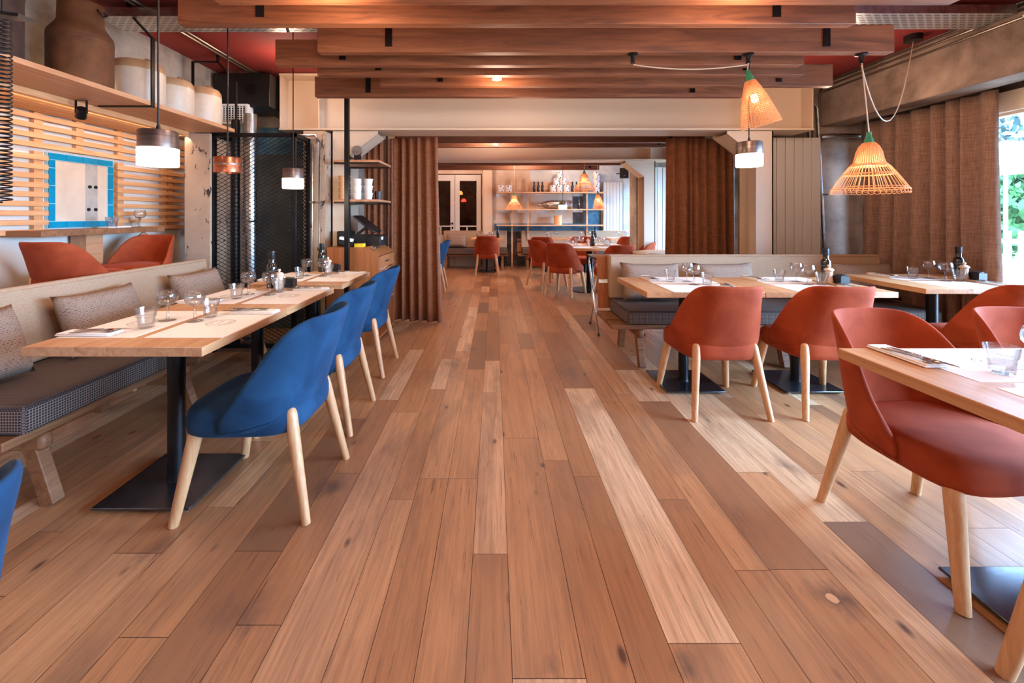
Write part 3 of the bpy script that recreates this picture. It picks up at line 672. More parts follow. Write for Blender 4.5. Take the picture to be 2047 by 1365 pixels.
# ================================================================== CHAIR
def superell(a, e): c, s_ = math.cos(a), math.sin(a); return (math.copysign(abs(c) ** e, c), math.copysign(abs(s_) ** e, s_))
def make_chair(label, mat, bar=False, loc=(0, 0, 0), rz=0, group=None):
    """faces +y; origin on the floor under the seat"""
    t = thing('bar_chair' if bar else 'dining_chair', label, 'chair', loc, rz, group)
    dz = .42 if bar else 0
    m = MB(); e = .50; nn = 44   # seat cushion: stacked superellipse rings
    rings = [(.0, .350), (.60, .350), (.93, .353), (.985, .365), (1.0, .39), (1.0, .425), (.985, .445), (.93, .462), (.8, .470), (.4, .474), (.0, .475)]
    for i, (k, z) in enumerate(rings):
        for j in range(nn):
            u, v = superell(2 * PI * j / nn, e); w = .250 * (1 + .05 * v)
            m.v.append((u * w * max(k, .001), .035 + v * .25 * max(k, .001), z + dz))
    for i in range(len(rings) - 1):
        for j in range(nn): m.f.append((i * nn + j, i * nn + (j + 1) % nn, (i + 1) * nn + (j + 1) % nn, (i + 1) * nn + j))
    obj('seat', m, mat, t, smooth=True, angle=80)
    # shell backrest
    TH = R(104); nu, nv = 33, 9
    H = .30 if bar else .455
    def P(th, v, inner):
        a = math.degrees(abs(th)); K_ = [(0, 1.0), (25, 1.0), (39, .99), (50, .95), (61, .85), (72, .67), (81, .47), (94, .22), (104, .09)]; f = .09
        for (a0, f0), (a1, f1) in zip(K_, K_[1:]):
            if a0 <= a <= a1: f = f0 + (f1 - f0) * (a - a0) / (a1 - a0); break
        hv = v * f; z = .375 + H * hv
        W_ = .272 - .016 * hv + .012 * math.sin(min(1, hv * 1.4) * PI); D = .215 + .145 * hv ** 1.1
        tk = .034 * (1 - .35 * hv)
        if inner: W_ -= tk; D -= tk
        s_, c_ = math.sin(th), math.cos(th)
        x_ = W_ * math.copysign(abs(s_) ** .72, s_); y_ = .02 - D * math.copysign(abs(c_) ** .84, c_)
        if v == 0: x_ *= .93; y_ = -.01 + (y_ + .01) * .9
        return (x_, y_, z + dz)
    m = MB(); vs = []
    prof = [(0, 0)] + [(v / (nv - 1), 0) for v in range(1, nv)] + [(1.03, .5)] + [(v / (nv - 1), 1) for v in range(nv - 1, 0, -1)] + [(0, 1)]
    pn = len(prof)
    for i in range(nu):
        th = -TH + 2 * TH * i / (nu - 1)
        for v, inn in prof:
            if inn == .5:
                a = Vector(P(th, 1, 0)); b = Vector(P(th, 1, 1)); q = (a + b) / 2; q.z += .014; m.v.append(q)
            else: m.v.append(P(th, v, inn))
    for i in range(nu - 1):
        for j in range(pn): m.f.append((i * pn + j, i * pn + (j + 1) % pn, (i + 1) * pn + (j + 1) % pn, (i + 1) * pn + j))
    m.f.append(tuple(range(pn))); m.f.append(tuple((nu - 1) * pn + j for j in range(pn))[::-1])
    bk = obj('backrest', m, mat, t, smooth=True, sub=1)
    obj('piping', MB().tube([Vector(P(-TH + 2 * TH * i / 32, .10, 0)) * 1.0 for i in range(33)], .003, 5), mat, bk, smooth=True)
    def leg(top, bot, r0, r1, flat=1.0):
        mm = MB(); top, bot = Vector(top), Vector(bot); pts = []; rs = []
        d = (top - bot).normalized()
        pts.append(bot); rs.append(r1)
        for k in (.3, .6, .85, 1.0): pts.append(bot.lerp(top, k)); rs.append(r1 + (r0 - r1) * min(1, k * 1.1))
        pts += [top + d * r0 * .55, top + d * r0 * .9, top + d * r0 * 1.02]; rs += [r0 * .86, r0 * .5, r0 * .12]
        mm.tube(pts, rs, 12); return mm
    for s_ in (-1, 1):
        obj('leg', leg((s_ * .182, -.172, .43 + dz), (s_ * .236, -.262, 0), .0255, .0175), 'ash_leg', t, smooth=True, angle=60)
        obj('leg', leg((s_ * .205, .215, .355 + dz), (s_ * .25, .275, 0), .028, .0195), 'ash_leg', t, smooth=True, angle=60)
    if bar:
        obj('footrest', MB().bar((-.22, .22, .3), (.22, .22, .3), .02, .03), 'ash_leg', t)
    return t
protoB = make_chair('blue velvet dining chair at the nearest left table', 'velvet_blue', loc=(-1.035, 1.985, 0), rz=R(90), group='blue velvet chairs along the left tables')
G1 = 'blue velvet chairs along the left tables'
dup(protoB, (-1.09, 2.68, 0), R(90), 'blue velvet dining chair at the second left table', G1)
dup(protoB, (-1.13, 3.55, 0), R(90), 'blue velvet dining chair at the furthest left table by the brown curtain', G1)
dup(protoB, (-1.115, .585, 0), R(90), 'blue velvet dining chair cut off at the bottom left corner', G1)
dup(protoB, (-1.08, 7.25, 0), R(92), 'blue velvet dining chair beyond the left brown curtain', G1)
G2 = 'orange velvet dining chairs'
protoO = make_chair('orange velvet dining chair, left of the two at the right bench tables', 'velvet_orange', loc=(1.47, 2.88, 0), rz=R(0), group=G2)
for lab, X, Y, a in [
    ('orange velvet dining chair, right of the two at the right bench tables', 2.17, 2.88, -2),
    ('large orange velvet chair facing the nearest right table', 1.715, 1.655, 186),
    ('orange velvet chair right of the large one, half cut by photo edge', 2.37, 1.68, 180),
    ('orange velvet chair cut off at the bottom right corner', 1.66, .90, 0),
    ('orange velvet chair at the right window table', 3.41, 2.93, 0),
    ('orange velvet chair at the left far bench, seen straight from behind', -.16, 9.12, 0),
    ('nearest orange velvet chair at the round table, turned right', 1.13, 6.85, -34),
    ('orange velvet chair left of the round table, mostly seen from side', .93, 7.62, -62),
    ('orange velvet chair behind those at the round table left side', .98, 8.75, -8),
    ('orange velvet chair on the far side of the round table', 1.72, 8.25, 176),
    ('orange velvet chair behind the round table at far bench right', 2.78, 8.9, 0),
    ('orange velvet chair right of the round table', 2.30, 6.98, 76),
    ('orange velvet chair near side of round table behind the bench back', 1.82, 6.42, 12)]:
    dup(protoO, (X, Y, 0), R(a), lab, G2)
G3 = 'orange bar chairs at the wall counter'
pb = make_chair('orange bar chair at the left end of the wall counter', 'velvet_orange', True, (-2.82, 2.87, 0), R(-4), G3); pb.scale = (.80, .80, 1)
dup(pb, (-2.84, 3.38, 0), R(184), 'orange bar chair at the right end of the wall counter', G3)

# ================================================================== TABLES
def make_table(label, loc, sx, sy, rz=0, name='dining_table', group='square oak tables'):
    t = thing(name, label, 'table', loc, rz, group)
    m = MB(); n = 5
    for k in range(n):
        a = -sx / 2 + sx * k / n; m.box(a + (.0006 if k else 0), a + sx / n, -sy / 2, sy / 2, .712, .75)
    obj('tabletop', MB().box(-sx / 2, sx / 2, -sy / 2, sy / 2, .712, .75), 'oak_top', t, bevel=.003)
    obj('pole', MB().lathe([(0, .012), (.045, .012), (.038, .03), (.036, .05), (.036, .70), (.09, .712), (0, .712)], 24), 'black_steel', t, smooth=True)
    bp = obj('base_plate', MB().box(-.21, .21, -.21, .21, .014, .024), 'base_steel', t, bevel=.003)
    for a in (-.18, .18):
        for b in (-.18, .18): obj('levelling_foot', MB().lathe([(0, 0), (.014, 0), (.014, .006), (.006, .014), (0, .014)], 10, (a, b, 0)), 'chrome', bp, smooth=True)
    return t
TB = [('the nearest left table', (-1.507, 2.017), .715, .686, 0), ('the second left table', (-1.507, 2.706), .715, .686, 0), ('the furthest left table', (-1.50, 3.55), .715, .70, 0),
      ('the left table at the right bench', (1.43, 3.215), .80, .695, 1), ('the middle table at the right bench', (2.28, 3.215), .895, .695, 1), ('the right window table', (3.485, 3.385), .87, .76, 1), ('the nearest right table', (1.785, 1.300), .88, .73, 1)]
TBL = ['square oak table nearest the camera on the left', 'square oak table, second along the left bench', 'square oak table furthest along the left, before the mesh cage',
       'square oak table at the left end of the right bench', 'square oak table in the middle of the right bench', 'square oak table by the right window curtain', 'square oak table nearest the camera on the right']
tabs = [make_table(TBL[i], (*p_, 0), sx, sy) for i, (d_, p_, sx, sy, o_) in enumerate(TB)]
# two left tables touch: keep a 1 mm joint
# ---- tableware prototypes
def proto_tumbler():
    t = thing('tumbler', '', 'glass'); n = 10
    mod = lambda a, z: 1 - (.045 * abs(math.sin(a * n / 2)) if z < .05 else 0)
    prof = [(0, .0), (.026, .0), (.030, .003), (.034, .048), (.0385, .054), (.0435, .09), (.0422, .0905), (.037, .055), (.0325, .05), (.028, .016), (0, .014)]
    obj('glass_body', MB().lathe(prof, 40, mod=mod), 'clear_glass', t, smooth=True, angle=25); return t
def proto_balloon():
    t = thing('wine_glass', '', 'glass')
    prof = [(0, 0), (.036, 0), (.036, .002), (.012, .008), (.0065, .016), (.0065, .068), (.010, .074), (.03, .082), (.0425, .10), (.045, .115), (.042, .135), (.0375, .146), (.0368, .146), (.0410, .134), (.0435, .115), (.041, .101), (.029, .085), (.008, .078), (0, .078)]
    obj('glass_body', MB().lathe(prof, 28), 'clear_glass', t, smooth=True, angle=50); return t
def proto_mat():
    t = thing('placemat', '', 'placemat')   # .5 along x, .33 along y
    obj('sheet', MB().box(-.25, .25, -.165, .165, 0, .0012), 'paper', t)
    m = MB()
    def ring(rx, ry, w):
        n = 48; vs = []
        for k in range(n):
            a = 2 * PI * k / n
            vs += [(rx * math.cos(a), ry * math.sin(a), .0016), ((rx - w) * math.cos(a), (ry - w) * math.sin(a), .0016)]
        m.add(vs, [(2 * k, 2 * ((k + 1) % n), 2 * ((k + 1) % n) + 1, 2 * k + 1) for k in range(n)])
    ring(.062, .062, .0022); ring(.040, .040, .0018)
    obj('printed_rings', m, 'ink', t)
    vs = MB()
    # small letter strokes round the ring and a line of lettering in the centre
    L5 = {'I': [(0, 0, 0, 1)], 'T': [(-.4, 1, .4, 1), (0, 0, 0, 1)], 'E': [(-.3, 0, -.3, 1), (-.3, 0, .3, 0), (-.3, .5, .2, .5), (-.3, 1, .3, 1)], 'R': [(-.3, 0, -.3, 1), (-.3, 1, .3, 1), (.3, 1, .3, .5), (-.3, .5, .3, .5), (-.1, .5, .3, 0)], 'N': [(-.3, 0, -.3, 1), (.3, 0, .3, 1), (-.3, 1, .3, 0)],
          'A': [(-.35, 0, 0, 1), (.35, 0, 0, 1), (-.2, .4, .2, .4)], 'L': [(-.3, 0, -.3, 1), (-.3, 0, .3, 0)]}
    def stroke(P_, Q_, w=.0011):
        P_, Q_ = Vector(P_), Vector(Q_); d = (Q_ - P_).normalized(); n_ = Vector((-d.y, d.x, 0)) * w / 2
        vs.add([P_ - n_, Q_ - n_, Q_ + n_, P_ + n_], [(0, 1, 2, 3)])
    h = .011
    for word, mid, sg in (('INTERNE', PI / 2, 1), ('TERRAIN', -PI / 2, -1)):
        for i, ch in enumerate(word):
            a = mid - sg * (i - (len(word) - 1) / 2) * .34; rr = .045 if sg > 0 else .056
            c_ = Vector((rr * math.cos(a), rr * math.sin(a), .0017)); up = Vector((math.cos(a), math.sin(a), 0)) * sg; rt = Vector((math.sin(a), -math.cos(a), 0)) * sg
            for (x0, y0, x1, y1) in L5[ch]: stroke(c_ + (rt * x0 + up * y0) * h, c_ + (rt * x1 + up * y1) * h)
    for i, ch in enumerate('LA TERRE'.replace(' ', '')):
        c_ = Vector((-.028 + i * .0095, -.004, .0017))
        for (x0, y0, x1, y1) in L5[ch]: stroke(c_ + Vector((x0, y0, 0)) * .009, c_ + Vector((x1, y1, 0)) * .009)
    obj('printed_lettering', vs, 'ink', t); return t
def proto_napkin():
    t = thing('napkin', '', 'napkin'); m = MB()
    m.box(-.115, .115, -.04, .04, 0, .006); m.box(-.113, .113, -.037, .036, .006, .012)
    obj('folded_cloth', m, 'napkin_cloth', t, bevel=.003); return t
def strip(m, pts, th):   # pts: (x, halfwidth, z)
    n = len(m.v); vs = []
    for x_, w, z in pts: vs += [(x_, -w, z), (x_, w, z), (x_, -w, z + th), (x_, w, z + th)]
    fs = []
    for i in range(len(pts) - 1):
        a = 4 * i; fs += [(a, a + 1, a + 5, a + 4), (a + 2, a + 6, a + 7, a + 3), (a, a + 4, a + 6, a + 2), (a + 1, a + 3, a + 7, a + 5)]
    e_ = 4 * (len(pts) - 1); fs += [(0, 2, 3, 1), (e_, e_ + 1, e_ + 3, e_ + 2)]
    m.add(vs, fs)
def proto_fork():
    t = thing('fork', '', 'fork'); m = MB()
    strip(m, [(-.10, .005, 0), (-.08, .0065, .001), (0, .0028, .005), (.035, .003, .006), (.05, .010, .005), (.062, .012, .003)], .002)
    for k in range(4): y_ = -.0095 + k * .0063; m.bar((.06, y_, .004), (.10, y_, .009), .0028, .0018)
    obj('fork_body', m, 'cutlery_steel', t, smooth=True, angle=50); return t
def proto_spoon():
    t = thing('spoon', '', 'spoon'); m = MB()
    strip(m, [(-.10, .005, 0), (-.08, .0065, .001), (0, .0028, .005), (.045, .003, .006)], .002)
    def bowl(u, v):
        a = 2 * PI * u; r_ = v; return (.068 + .028 * r_ * math.cos(a), .018 * r_ * math.sin(a), .008 - .008 * (1 - r_ * r_))
    m.grid(bowl, 20, 5, True); obj('spoon_body', m, 'cutlery_steel', t, smooth=True, angle=50); return t
def proto_knife():
    t = thing('knife', '', 'knife'); m = MB(); strip(m, [(-.11, .006, 0), (-.09, .0075, .001), (-.005, .005, .002)], .005); m2 = MB()
    strip(m2, [(-.005, .0045, .003), (.03, .009, .003), (.08, .008, .003), (.105, .002, .003)], .0014)
    obj('knife_handle', m, 'cutlery_steel', t, bevel=.001); obj('knife_blade', m2, 'cutlery_steel', t); return t
def proto_bottle():
    t = thing('oil_bottle', '', 'bottle')
    obj('bottle_body', MB().lathe([(0, 0), (.030, 0), (.033, .004), (.034, .14), (.031, .158), (.021, .168), (.0195, .175), (.0195, .2), (0, .2)], 24), 'bottle_dark', t, smooth=True)
    obj('stopper', MB().lathe([(.0205, .2), (.0215, .203), (.0215, .25), (.019, .252), (0, .252)], 20), 'black_plastic', t, smooth=True)
    obj('printed_label', MB().lathe([(.0345, .117), (.0345, .122)], 24), 'label_grey', t, smooth=True); return t
def proto_pot():
    t = thing('spice_mill', '', 'mill')
    obj('mill_body', MB().lathe([(0, 0), (.026, 0), (.028, .01), (.022, .05), (.024, .085), (0, .086)], 20), 'ceramic', t, smooth=True)
    ld = obj('lid', MB().lathe([(.022, .086), (.031, .09), (.031, .098), (.02, .108), (.006, .112), (0, .112)], 20), 'ceramic', t, smooth=True); obj('knob', MB().lathe([(.006, .111), (.007, .118), (.011, .124), (.008, .132), (0, .134)], 14), 'ceramic', ld, smooth=True); return t
def proto_tray():
    t = thing('wooden_tray', '', 'tray'); obj('board', MB().box(-.125, .125, -.05, .05, 0, .012), 'oak_top_x', t, bevel=.003); return t
def proto_caddy():
    t = thing('sauce_box', '', 'box'); m = MB(); m.box(-.035, .035, -.032, .032, 0, .004)
    for a in (-1, 1): m.box(a * .035 - .0025, a * .035 + .0025, -.032, .032, 0, .055); m.box(-.035, .035, a * .032 - .0025, a * .032 + .0025, 0, .055)
    obj('box_body', m, 'black_plastic', t); obj('sachets', MB().cbox((0, 0, .04), (.05, .045, .05), (.1, .1, .2)), 'dark_steel', t); return t
PR = dict(tumbler=proto_tumbler(), wine=proto_balloon(), mat=proto_mat(), napkin=proto_napkin(), fork=proto_fork(), spoon=proto_spoon(), knife=proto_knife(), bottle=proto_bottle(), pot=proto_pot(), tray=proto_tray(), caddy=proto_caddy())
_used = set()
def place(kind, loc, rz, label, group):
    p_ = PR[kind]
    if kind not in _used:
        _used.add(kind); p_.location = loc; p_.rotation_euler = (0, 0, rz); p_['label'] = label; p_['group'] = group; return p_
    return dup(p_, loc, rz, label, group)
def setting(where, cx, cy, rot, zt=.75, cond=True, sides=('bench', 'chair'), parts='all', mats=True, sx=1.0, nsh=0.0):
    """kit drawn for a table whose bench is at -x and chair at +x, rotated by rot"""
    z = zt + .0001; ca, sa = math.cos(rot), math.sin(rot)
    W_ = lambda x_, y_, zz=0: (cx + x_ * ca - y_ * sa, cy + x_ * sa + y_ * ca, z + zz)
    b, c_ = sides
    if mats:
        place('mat', W_(-.187, .035), rot - PI / 2, f'paper placemat with printed ring on {where}, {b} side', 'paper placemats')
        place('mat', W_(.187, .035), rot + PI / 2, f'paper placemat with printed ring on {where}, {c_} side', 'paper placemats')
    zm = .0022 if mats else 0
    place('tumbler', W_(-.095, -.06, zm), rot, f'faceted water tumbler on {where}, {b} side', 'faceted tumblers')
    place('tumbler', W_(.06, .15, zm), rot + .3, f'faceted water tumbler on {where}, {c_} side', 'faceted tumblers')
    place('wine', W_(-.10, .075, zm), rot, f'short stemmed wine glass on {where}, {b} side', 'stemmed wine glasses')
    place('wine', W_(.045, .06, zm), rot, f'short stemmed wine glass on {where}, {c_} side', 'stemmed wine glasses')
    for sd, sg, (nx, ny) in ((b, 1, (-.255, -.165 - nsh)), (c_, -1, (.235, .245))):
        ang = rot + (0 if sg > 0 else PI)
        place('napkin', W_(nx, ny, zm if sd else 0), ang, f'folded white napkin under cutlery on {where}, {sd} side', 'folded napkins')
        for kd, oy, ox, da in (('fork', -.02, .04, .10), ('spoon', .0, .03, -.05), ('knife', .018, .05, .16)):
            place(kd, W_(nx + ox * sg, ny + oy * sg, zm + .0125), ang + da, f'steel {kd} on the napkin of {where}, {sd} side', f'steel {kd}s')
    if cond:
        place('tray', W_(-.01, .272, .0 + zm), rot, f'small wooden condiment tray on {where}', 'condiment trays')
        place('bottle', W_(-.045, .262, .0125 + zm), rot, f'dark oil bottle on {where}', 'dark oil bottles')
        place('pot', W_(.02, .235, .0125 + zm), rot, f'pale spice mill with knob on {where}', 'spice mills')
        place('caddy', W_(.065, .29, .0125 + zm), rot, f'black sauce box on {where}', 'black sauce boxes')
for i, (w, (a, b), sx, sy, o_) in enumerate(TB):
    ox = 0
    if o_: setting(w, a - (.06 if i == 6 else 0), b, R(-90), nsh=.06 if i == 6 else 0, cond=(i != 3), sides=('far', 'near'), sx=sx)
    else: setting(w, a, b, 0, cond=(i != 0), sides=('bench', 'chair'))

# round table in the second room
def round_table(label, loc, r=.65):
    t = thing('round_table', label, 'table', loc); obj('tabletop', MB().lathe([(0, .71), (r - .004, .71), (r, .714), (r, .746), (r - .004, .75), (0, .75)], 64), 'oak_top', t, smooth=True, angle=30)
    obj('pole', MB().lathe([(0, .01), (.06, .01), (.055, .03), (.055, .71), (0, .71)], 24), 'black_steel', t, smooth=True)
    obj('base_plate', MB().lathe([(0, 0), (.32, 0), (.325, .006), (.32, .012), (0, .012)], 40), 'base_steel', t, smooth=True, angle=30)
round_table('large round oak table in the second room', (1.62, 7.22, 0))
round_table('round table behind the right brown curtain', (2.48, 5.85, 0), .55)
zt = .7505
for i, (a, b) in enumerate([(-.28, -.3), (.28, -.3), (-.3, .25), (.3, .25)]):
    q = ['near left', 'near right', 'far left', 'far right'][i]
    place('mat', (1.62 + a * 1.1, 7.22 + b * 1.1, zt), 0, f'paper placemat on the round table, {q}', 'paper placemats')
    place('wine', (1.62 + a * .62, 7.22 + b * .5, zt + .002), 0, f'stemmed wine glass on the round table, {q}', 'stemmed wine glasses')
    place('tumbler', (1.62 + a * 1.0, 7.22 + b * .55, zt + .002), 0, f'faceted tumbler on the round table, {q}', 'faceted tumblers')
    place('napkin', (1.62 + a * 1.3, 7.22 + b * 1.3, zt + .0022), .3 * i, f'folded white napkin on the round table, {q}', 'folded napkins')
place('bottle', (1.66, 7.18, zt), 0, 'dark oil bottle on the round table', 'dark oil bottles'); place('pot', (1.58, 7.16, zt), 0, 'pale spice mill on the round table', 'spice mills')
place('caddy', (1.68, 7.28, zt), 0, 'black sauce box on the round table', 'black sauce boxes')
for i, (a, b) in enumerate([(-.18, -.1), (.0, .05), (.16, -.06), (.28, .1)]): place('wine', (2.52 + a, 5.8 + b, zt), 0, ['leftmost', 'second from left', 'third from left', 'rightmost'][i] + ' wine glass on table behind the right curtain', 'stemmed wine glasses')
place('napkin', (2.14, 5.6, zt), 0, 'folded napkin on the table behind the right curtain', 'folded napkins'); place('knife', (2.14, 5.6, zt + .0125), .2, 'steel knife on the table behind the right curtain', 'steel knives')
# far bench tables
for lab, X, Y, bt in [('square oak table at the left far bench', -.16, 9.62, 1), ('left square oak table at the right far bench', 1.3, 9.62, 0), ('middle square oak table at the right far bench', 2.05, 9.62, 1), ('right square oak table at the right far bench', 2.9, 9.62, 1), ('square table at blue chair beyond the left curtain', -1.52, 7.25, 1)]:
    make_table(lab, (X, Y, 0), .72, .7)
    w = lab.replace('square ', '').replace('oak ', '')
    for k, dx in enumerate((-.12, .08)):
        sd = ('left', 'right')[k]
        place('wine', (X + dx, Y - .05, .7505), 0, f'{sd} wine glass on {w}', 'stemmed wine glasses')
    place('napkin', (X - .2, Y + .15, .7505), 0, f'folded napkin on {w}', 'folded napkins'); place('tumbler', (X - .02, Y + .1, .7505), 0, f'water tumbler on {w}', 'faceted tumblers')
    if bt: place('bottle', (X + .24, Y + .02, .7505), 0, f'dark oil bottle on {w}', 'dark oil bottles')

# ================================================================== BENCHES
def make_bench(label, loc, rz, L, over=.12, group='upholstered benches'):
    """length +x from 0..L, front at y=0 facing -y"""
    t = thing('bench', label, 'bench', loc, rz, group)
    m = MB(); m.box(0, L, 0, .56, .352, .47)
    o = obj('seat_cushion', m, 'seat_fabric', t, bevel=.018, seg=3)
    m = MB()
    T_ = Matrix.Translation((0, .53, .475)) @ Matrix.Rotation(R(-7), 4, 'X'); m.box(0, L, 0, .085, 0, .42, T_)
    br = obj('backrest', m, 'linen', t, bevel=.018, seg=3)
    m = MB()
    T3 = Matrix.Translation((0, .528, .475)) @ Matrix.Rotation(R(-7), 4, 'X')
    m.tube([T3 @ Vector((a, -.001, b)) for a, b in ((.02, .02), (.02, .40), (L - .02, .40), (L - .02, .02))], .003, 6); obj('piping', m, 'stone_glaze', br)
    m = MB()
    for k in range(3): m.box(-over, L + over * .3, .03 + k * .19, .19 + k * .19, .31, .35)
    obj('slatted_base', m, 'bench_wood', t, bevel=.004)
    m = MB(); T2 = Matrix.Translation((0, .625, .36)) @ Matrix.Rotation(R(-7), 4, 'X')
    m.box(-.09, L, 0, .02, 0, .245, T2); m.box(-.09, L, 0, .02, .28, .52, T2); obj('back_boards', m, 'cabinet_wood', t, bevel=.003)
    n = max(2, round(L / 1.2) + 1)
    for k in range(n):
        x_ = .12 + (L - .24) * k / (n - 1)
        m = MB(); m.box(x_ - .03, x_ + .03, .02, .62, .235, .31); obj('crosspiece', m, 'bench_wood', t, bevel=.02)
        m = MB(); m.bar((x_, .10, .31), (x_, .0, 0), .06, .055, (1, 0, 0)); obj('leg', m, 'bench_wood', t, bevel=.004)
        m = MB(); m.bar((x_, .52, .31), (x_, .60, 0), .06, .055, (1, 0, 0)); obj('leg', m, 'bench_wood', t, bevel=.004)
    return t
make_bench('long upholstered bench along the left tables', (-1.95, 1.76, 0), R(90), 1.99, .05)
make_bench('long upholstered bench along the right tables', (1.11, 3.54, 0), 0, 2.63)
make_bench('left far bench below the white double door', (-1.25, 9.9, 0), 0, 1.56, .05)
make_bench('right far bench below the wall shelf', (.66, 9.9, 0), 0, 2.6, .1)
def make_pillow(label, loc, rot, w=.5, h=.34, group='patterned pillows'):
    def f(side):
        def g(u, v):
            a, b = u * 2 - 1, v * 2 - 1; th = .075 * ((1 - a ** 4) * (1 - b ** 4)) ** .5
            pin = 1 - .07 * (1 - a * a) * 0; ex = 1 + .06 * abs(b) ** 3 - .06; ey = 1 + .10 * abs(a) ** 3 - .10
            return (a * w / 2 * ex, side * th, b * h / 2 * ey)
        return g
    m = MB(); m.grid(f(1), 17, 13); m.grid(f(-1), 17, 13)
    o = obj('pillow', m, 'pillow_fabric', smooth=True, angle=180)
    uv = o.data.uv_layers.new(name='UVMap')
    for p_ in o.data.polygons:
        for li in p_.loop_indices: c_ = o.data.vertices[o.data.loops[li].vertex_index].co; uv.data[li].uv = (c_.x + .5, c_.z + .5)
    o.location = loc; o.rotation_euler = rot; tag(o, label, 'pillow', group); return o
for lab, y_, w in [('brown patterned pillow nearest the camera on the left bench', 1.92, .44), ('brown patterned pillow in the middle of the left bench', 2.58, .52), ('brown patterned pillow at the far end of the left bench', 3.42, .52)]:
    make_pillow(lab, (-2.365, y_, .655), (R(-20), 0, R(90) + random.uniform(-.04, .04)), w, .36)
for lab, x_, w in [('brown patterned pillow at the left end of the right bench', 1.46, .56), ('brown patterned pillow in the middle of the right bench', 2.15, .56), ('brown patterned pillow at the right end of the right bench', 3.43, .62)]:
    make_pillow(lab, (x_, 3.955, .655), (R(-20), R(random.uniform(-2, 2)), 0), w, .36)
make_pillow('pale pillow on the left far bench, left of the orange chair', (-.92, 10.3, .65), (R(-15), 0, 0), .48, .34)
make_pillow('pale pillow on the left far bench behind the table', (-.2, 10.3, .65), (R(-15), 0, 0), .48, .34)

# ================================================================== LEFT NICHE
def slat_panel(label, Ya, Yb, za, zb, n=None, bat=()):
    t = thing('oak_slat_screen', label, 'wall panelling', (XL, Ya, za), 0, 'oak slat wall panels'); m = MB(); z = za
    while z < zb - .02: m.box(.035, .055, 0, Yb - Ya, z - za, z - za + .036); z += .0655
    obj('slats', m, 'slat_wood', t, bevel=.002)
    for y_ in bat: obj('batten', MB().box(.002, .035, y_ - Ya - .03, y_ - Ya + .03, 0, zb - za), 'slat_wood', t)
slat_panel('horizontal oak slats left of the blue tiled frame', 1.2, 3.05, 1.135, 1.72, bat=(1.6, 2.3, 3.0))
slat_panel('horizontal oak slats right of the blue tiled frame', 3.61, 4.77, 1.135, 1.72, bat=(3.66, 4.15, 4.22, 4.6))
slat_panel('upper band of oak slats under the wall shelf', 1.2, 4.77, 1.745, 2.02, bat=(2.1, 3.0, 3.3, 3.66, 4.22))
m = MB()
for k in range(6): m.box(-3.19 + k * .07, -3.135 + k * .07, 1.2, 3.88, 1.99, 2.04)
tag(obj('slatted_soffit', m, 'slat_wood', bevel=.002), 'oak slatted soffit behind the wall shelf', 'soffit')
# blue tiled frame with pale panel
t = thing('tiled_frame', 'blue tiled frame around a pale plaster panel on the left wall', 'frame', (XL, 3.33, 1.175)); YW = .262; HZ = .55
m = MB(); m.box(.0, .02, -YW + .05, YW - .05, .05, HZ - .05); obj('plaster_panel', m, 'plaster_warm', t)
m = MB(); m.box(.02, .023, .03, .13, .05, HZ - .05); obj('concrete_strip', m, 'concrete_pale', t)
for (a, b) in ((.06, .30), (.11, .30), (.05, .12), (.11, .12)): obj('bolt', MB().lathe([(0, 0), (.013, 0), (.013, .008), (0, .012)], 10, T=Matrix.Translation((.023, a - .0, b + .02)) @ Matrix.Rotation(R(90), 4, 'Y')), 'black_steel', t)
obj('grout', MB().box(.0, .028, -YW, YW, 0, .05).box(.0, .028, -YW, YW, HZ - .05, HZ).box(.0, .028, -YW, -YW + .05, .05, HZ - .05).box(.0, .028, YW - .05, YW, .05, HZ - .05), 'tile_grout', t)
m = MB(); k = 0; y_ = -YW
ts = .13
while y_ < YW - .01: m.box(.026, .034, y_ + .002, min(y_ + ts, YW) - .002, .002, .048); m.box(.026, .034, y_ + .002, min(y_ + ts, YW) - .002, HZ - .048, HZ - .002); y_ += ts
z = .05
while z < HZ - .06: m.box(.026, .034, -YW + .002, -YW + .048, z + .002, min(z + ts, HZ - .05) - .002); m.box(.026, .034, YW - .048, YW - .002, z + .002, min(z + ts, HZ - .05) - .002); z += ts
obj('blue_tiles', m, 'blue_tile', t)
# counter
t = thing('bar_counter', 'narrow wooden bar counter fixed below the blue tiled frame', 'counter', (-3.08, 3.3, 0))
obj('countertop', MB().box(-.17, .12, -.52, .52, 1.125, 1.165), 'bench_wood', t, bevel=.003)
obj('support_post', MB().box(-.14, -.02, -.07, .07, .0, 1.125), 'shelf_wood', t); obj('diagonal_brace', MB().bar((-.13, .1, .75), (.08, .36, 1.12), .03, .04), 'bench_wood', t)
wc = 'the wall counter'
place('napkin', (-3.12, 3.5, 1.166), R(90), 'folded napkin on the narrow wall counter', 'folded napkins')
place('wine', (-3.05, 3.66, 1.1655), 0, 'stemmed wine glass on the narrow wall counter', 'stemmed wine glasses')
place('tumbler', (-3.02, 3.36, 1.1655), 0, 'left tumbler on the narrow wall counter', 'faceted tumblers'); place('tumbler', (-3.16, 3.74, 1.1655), 0, 'right tumbler on the narrow wall counter', 'faceted tumblers')
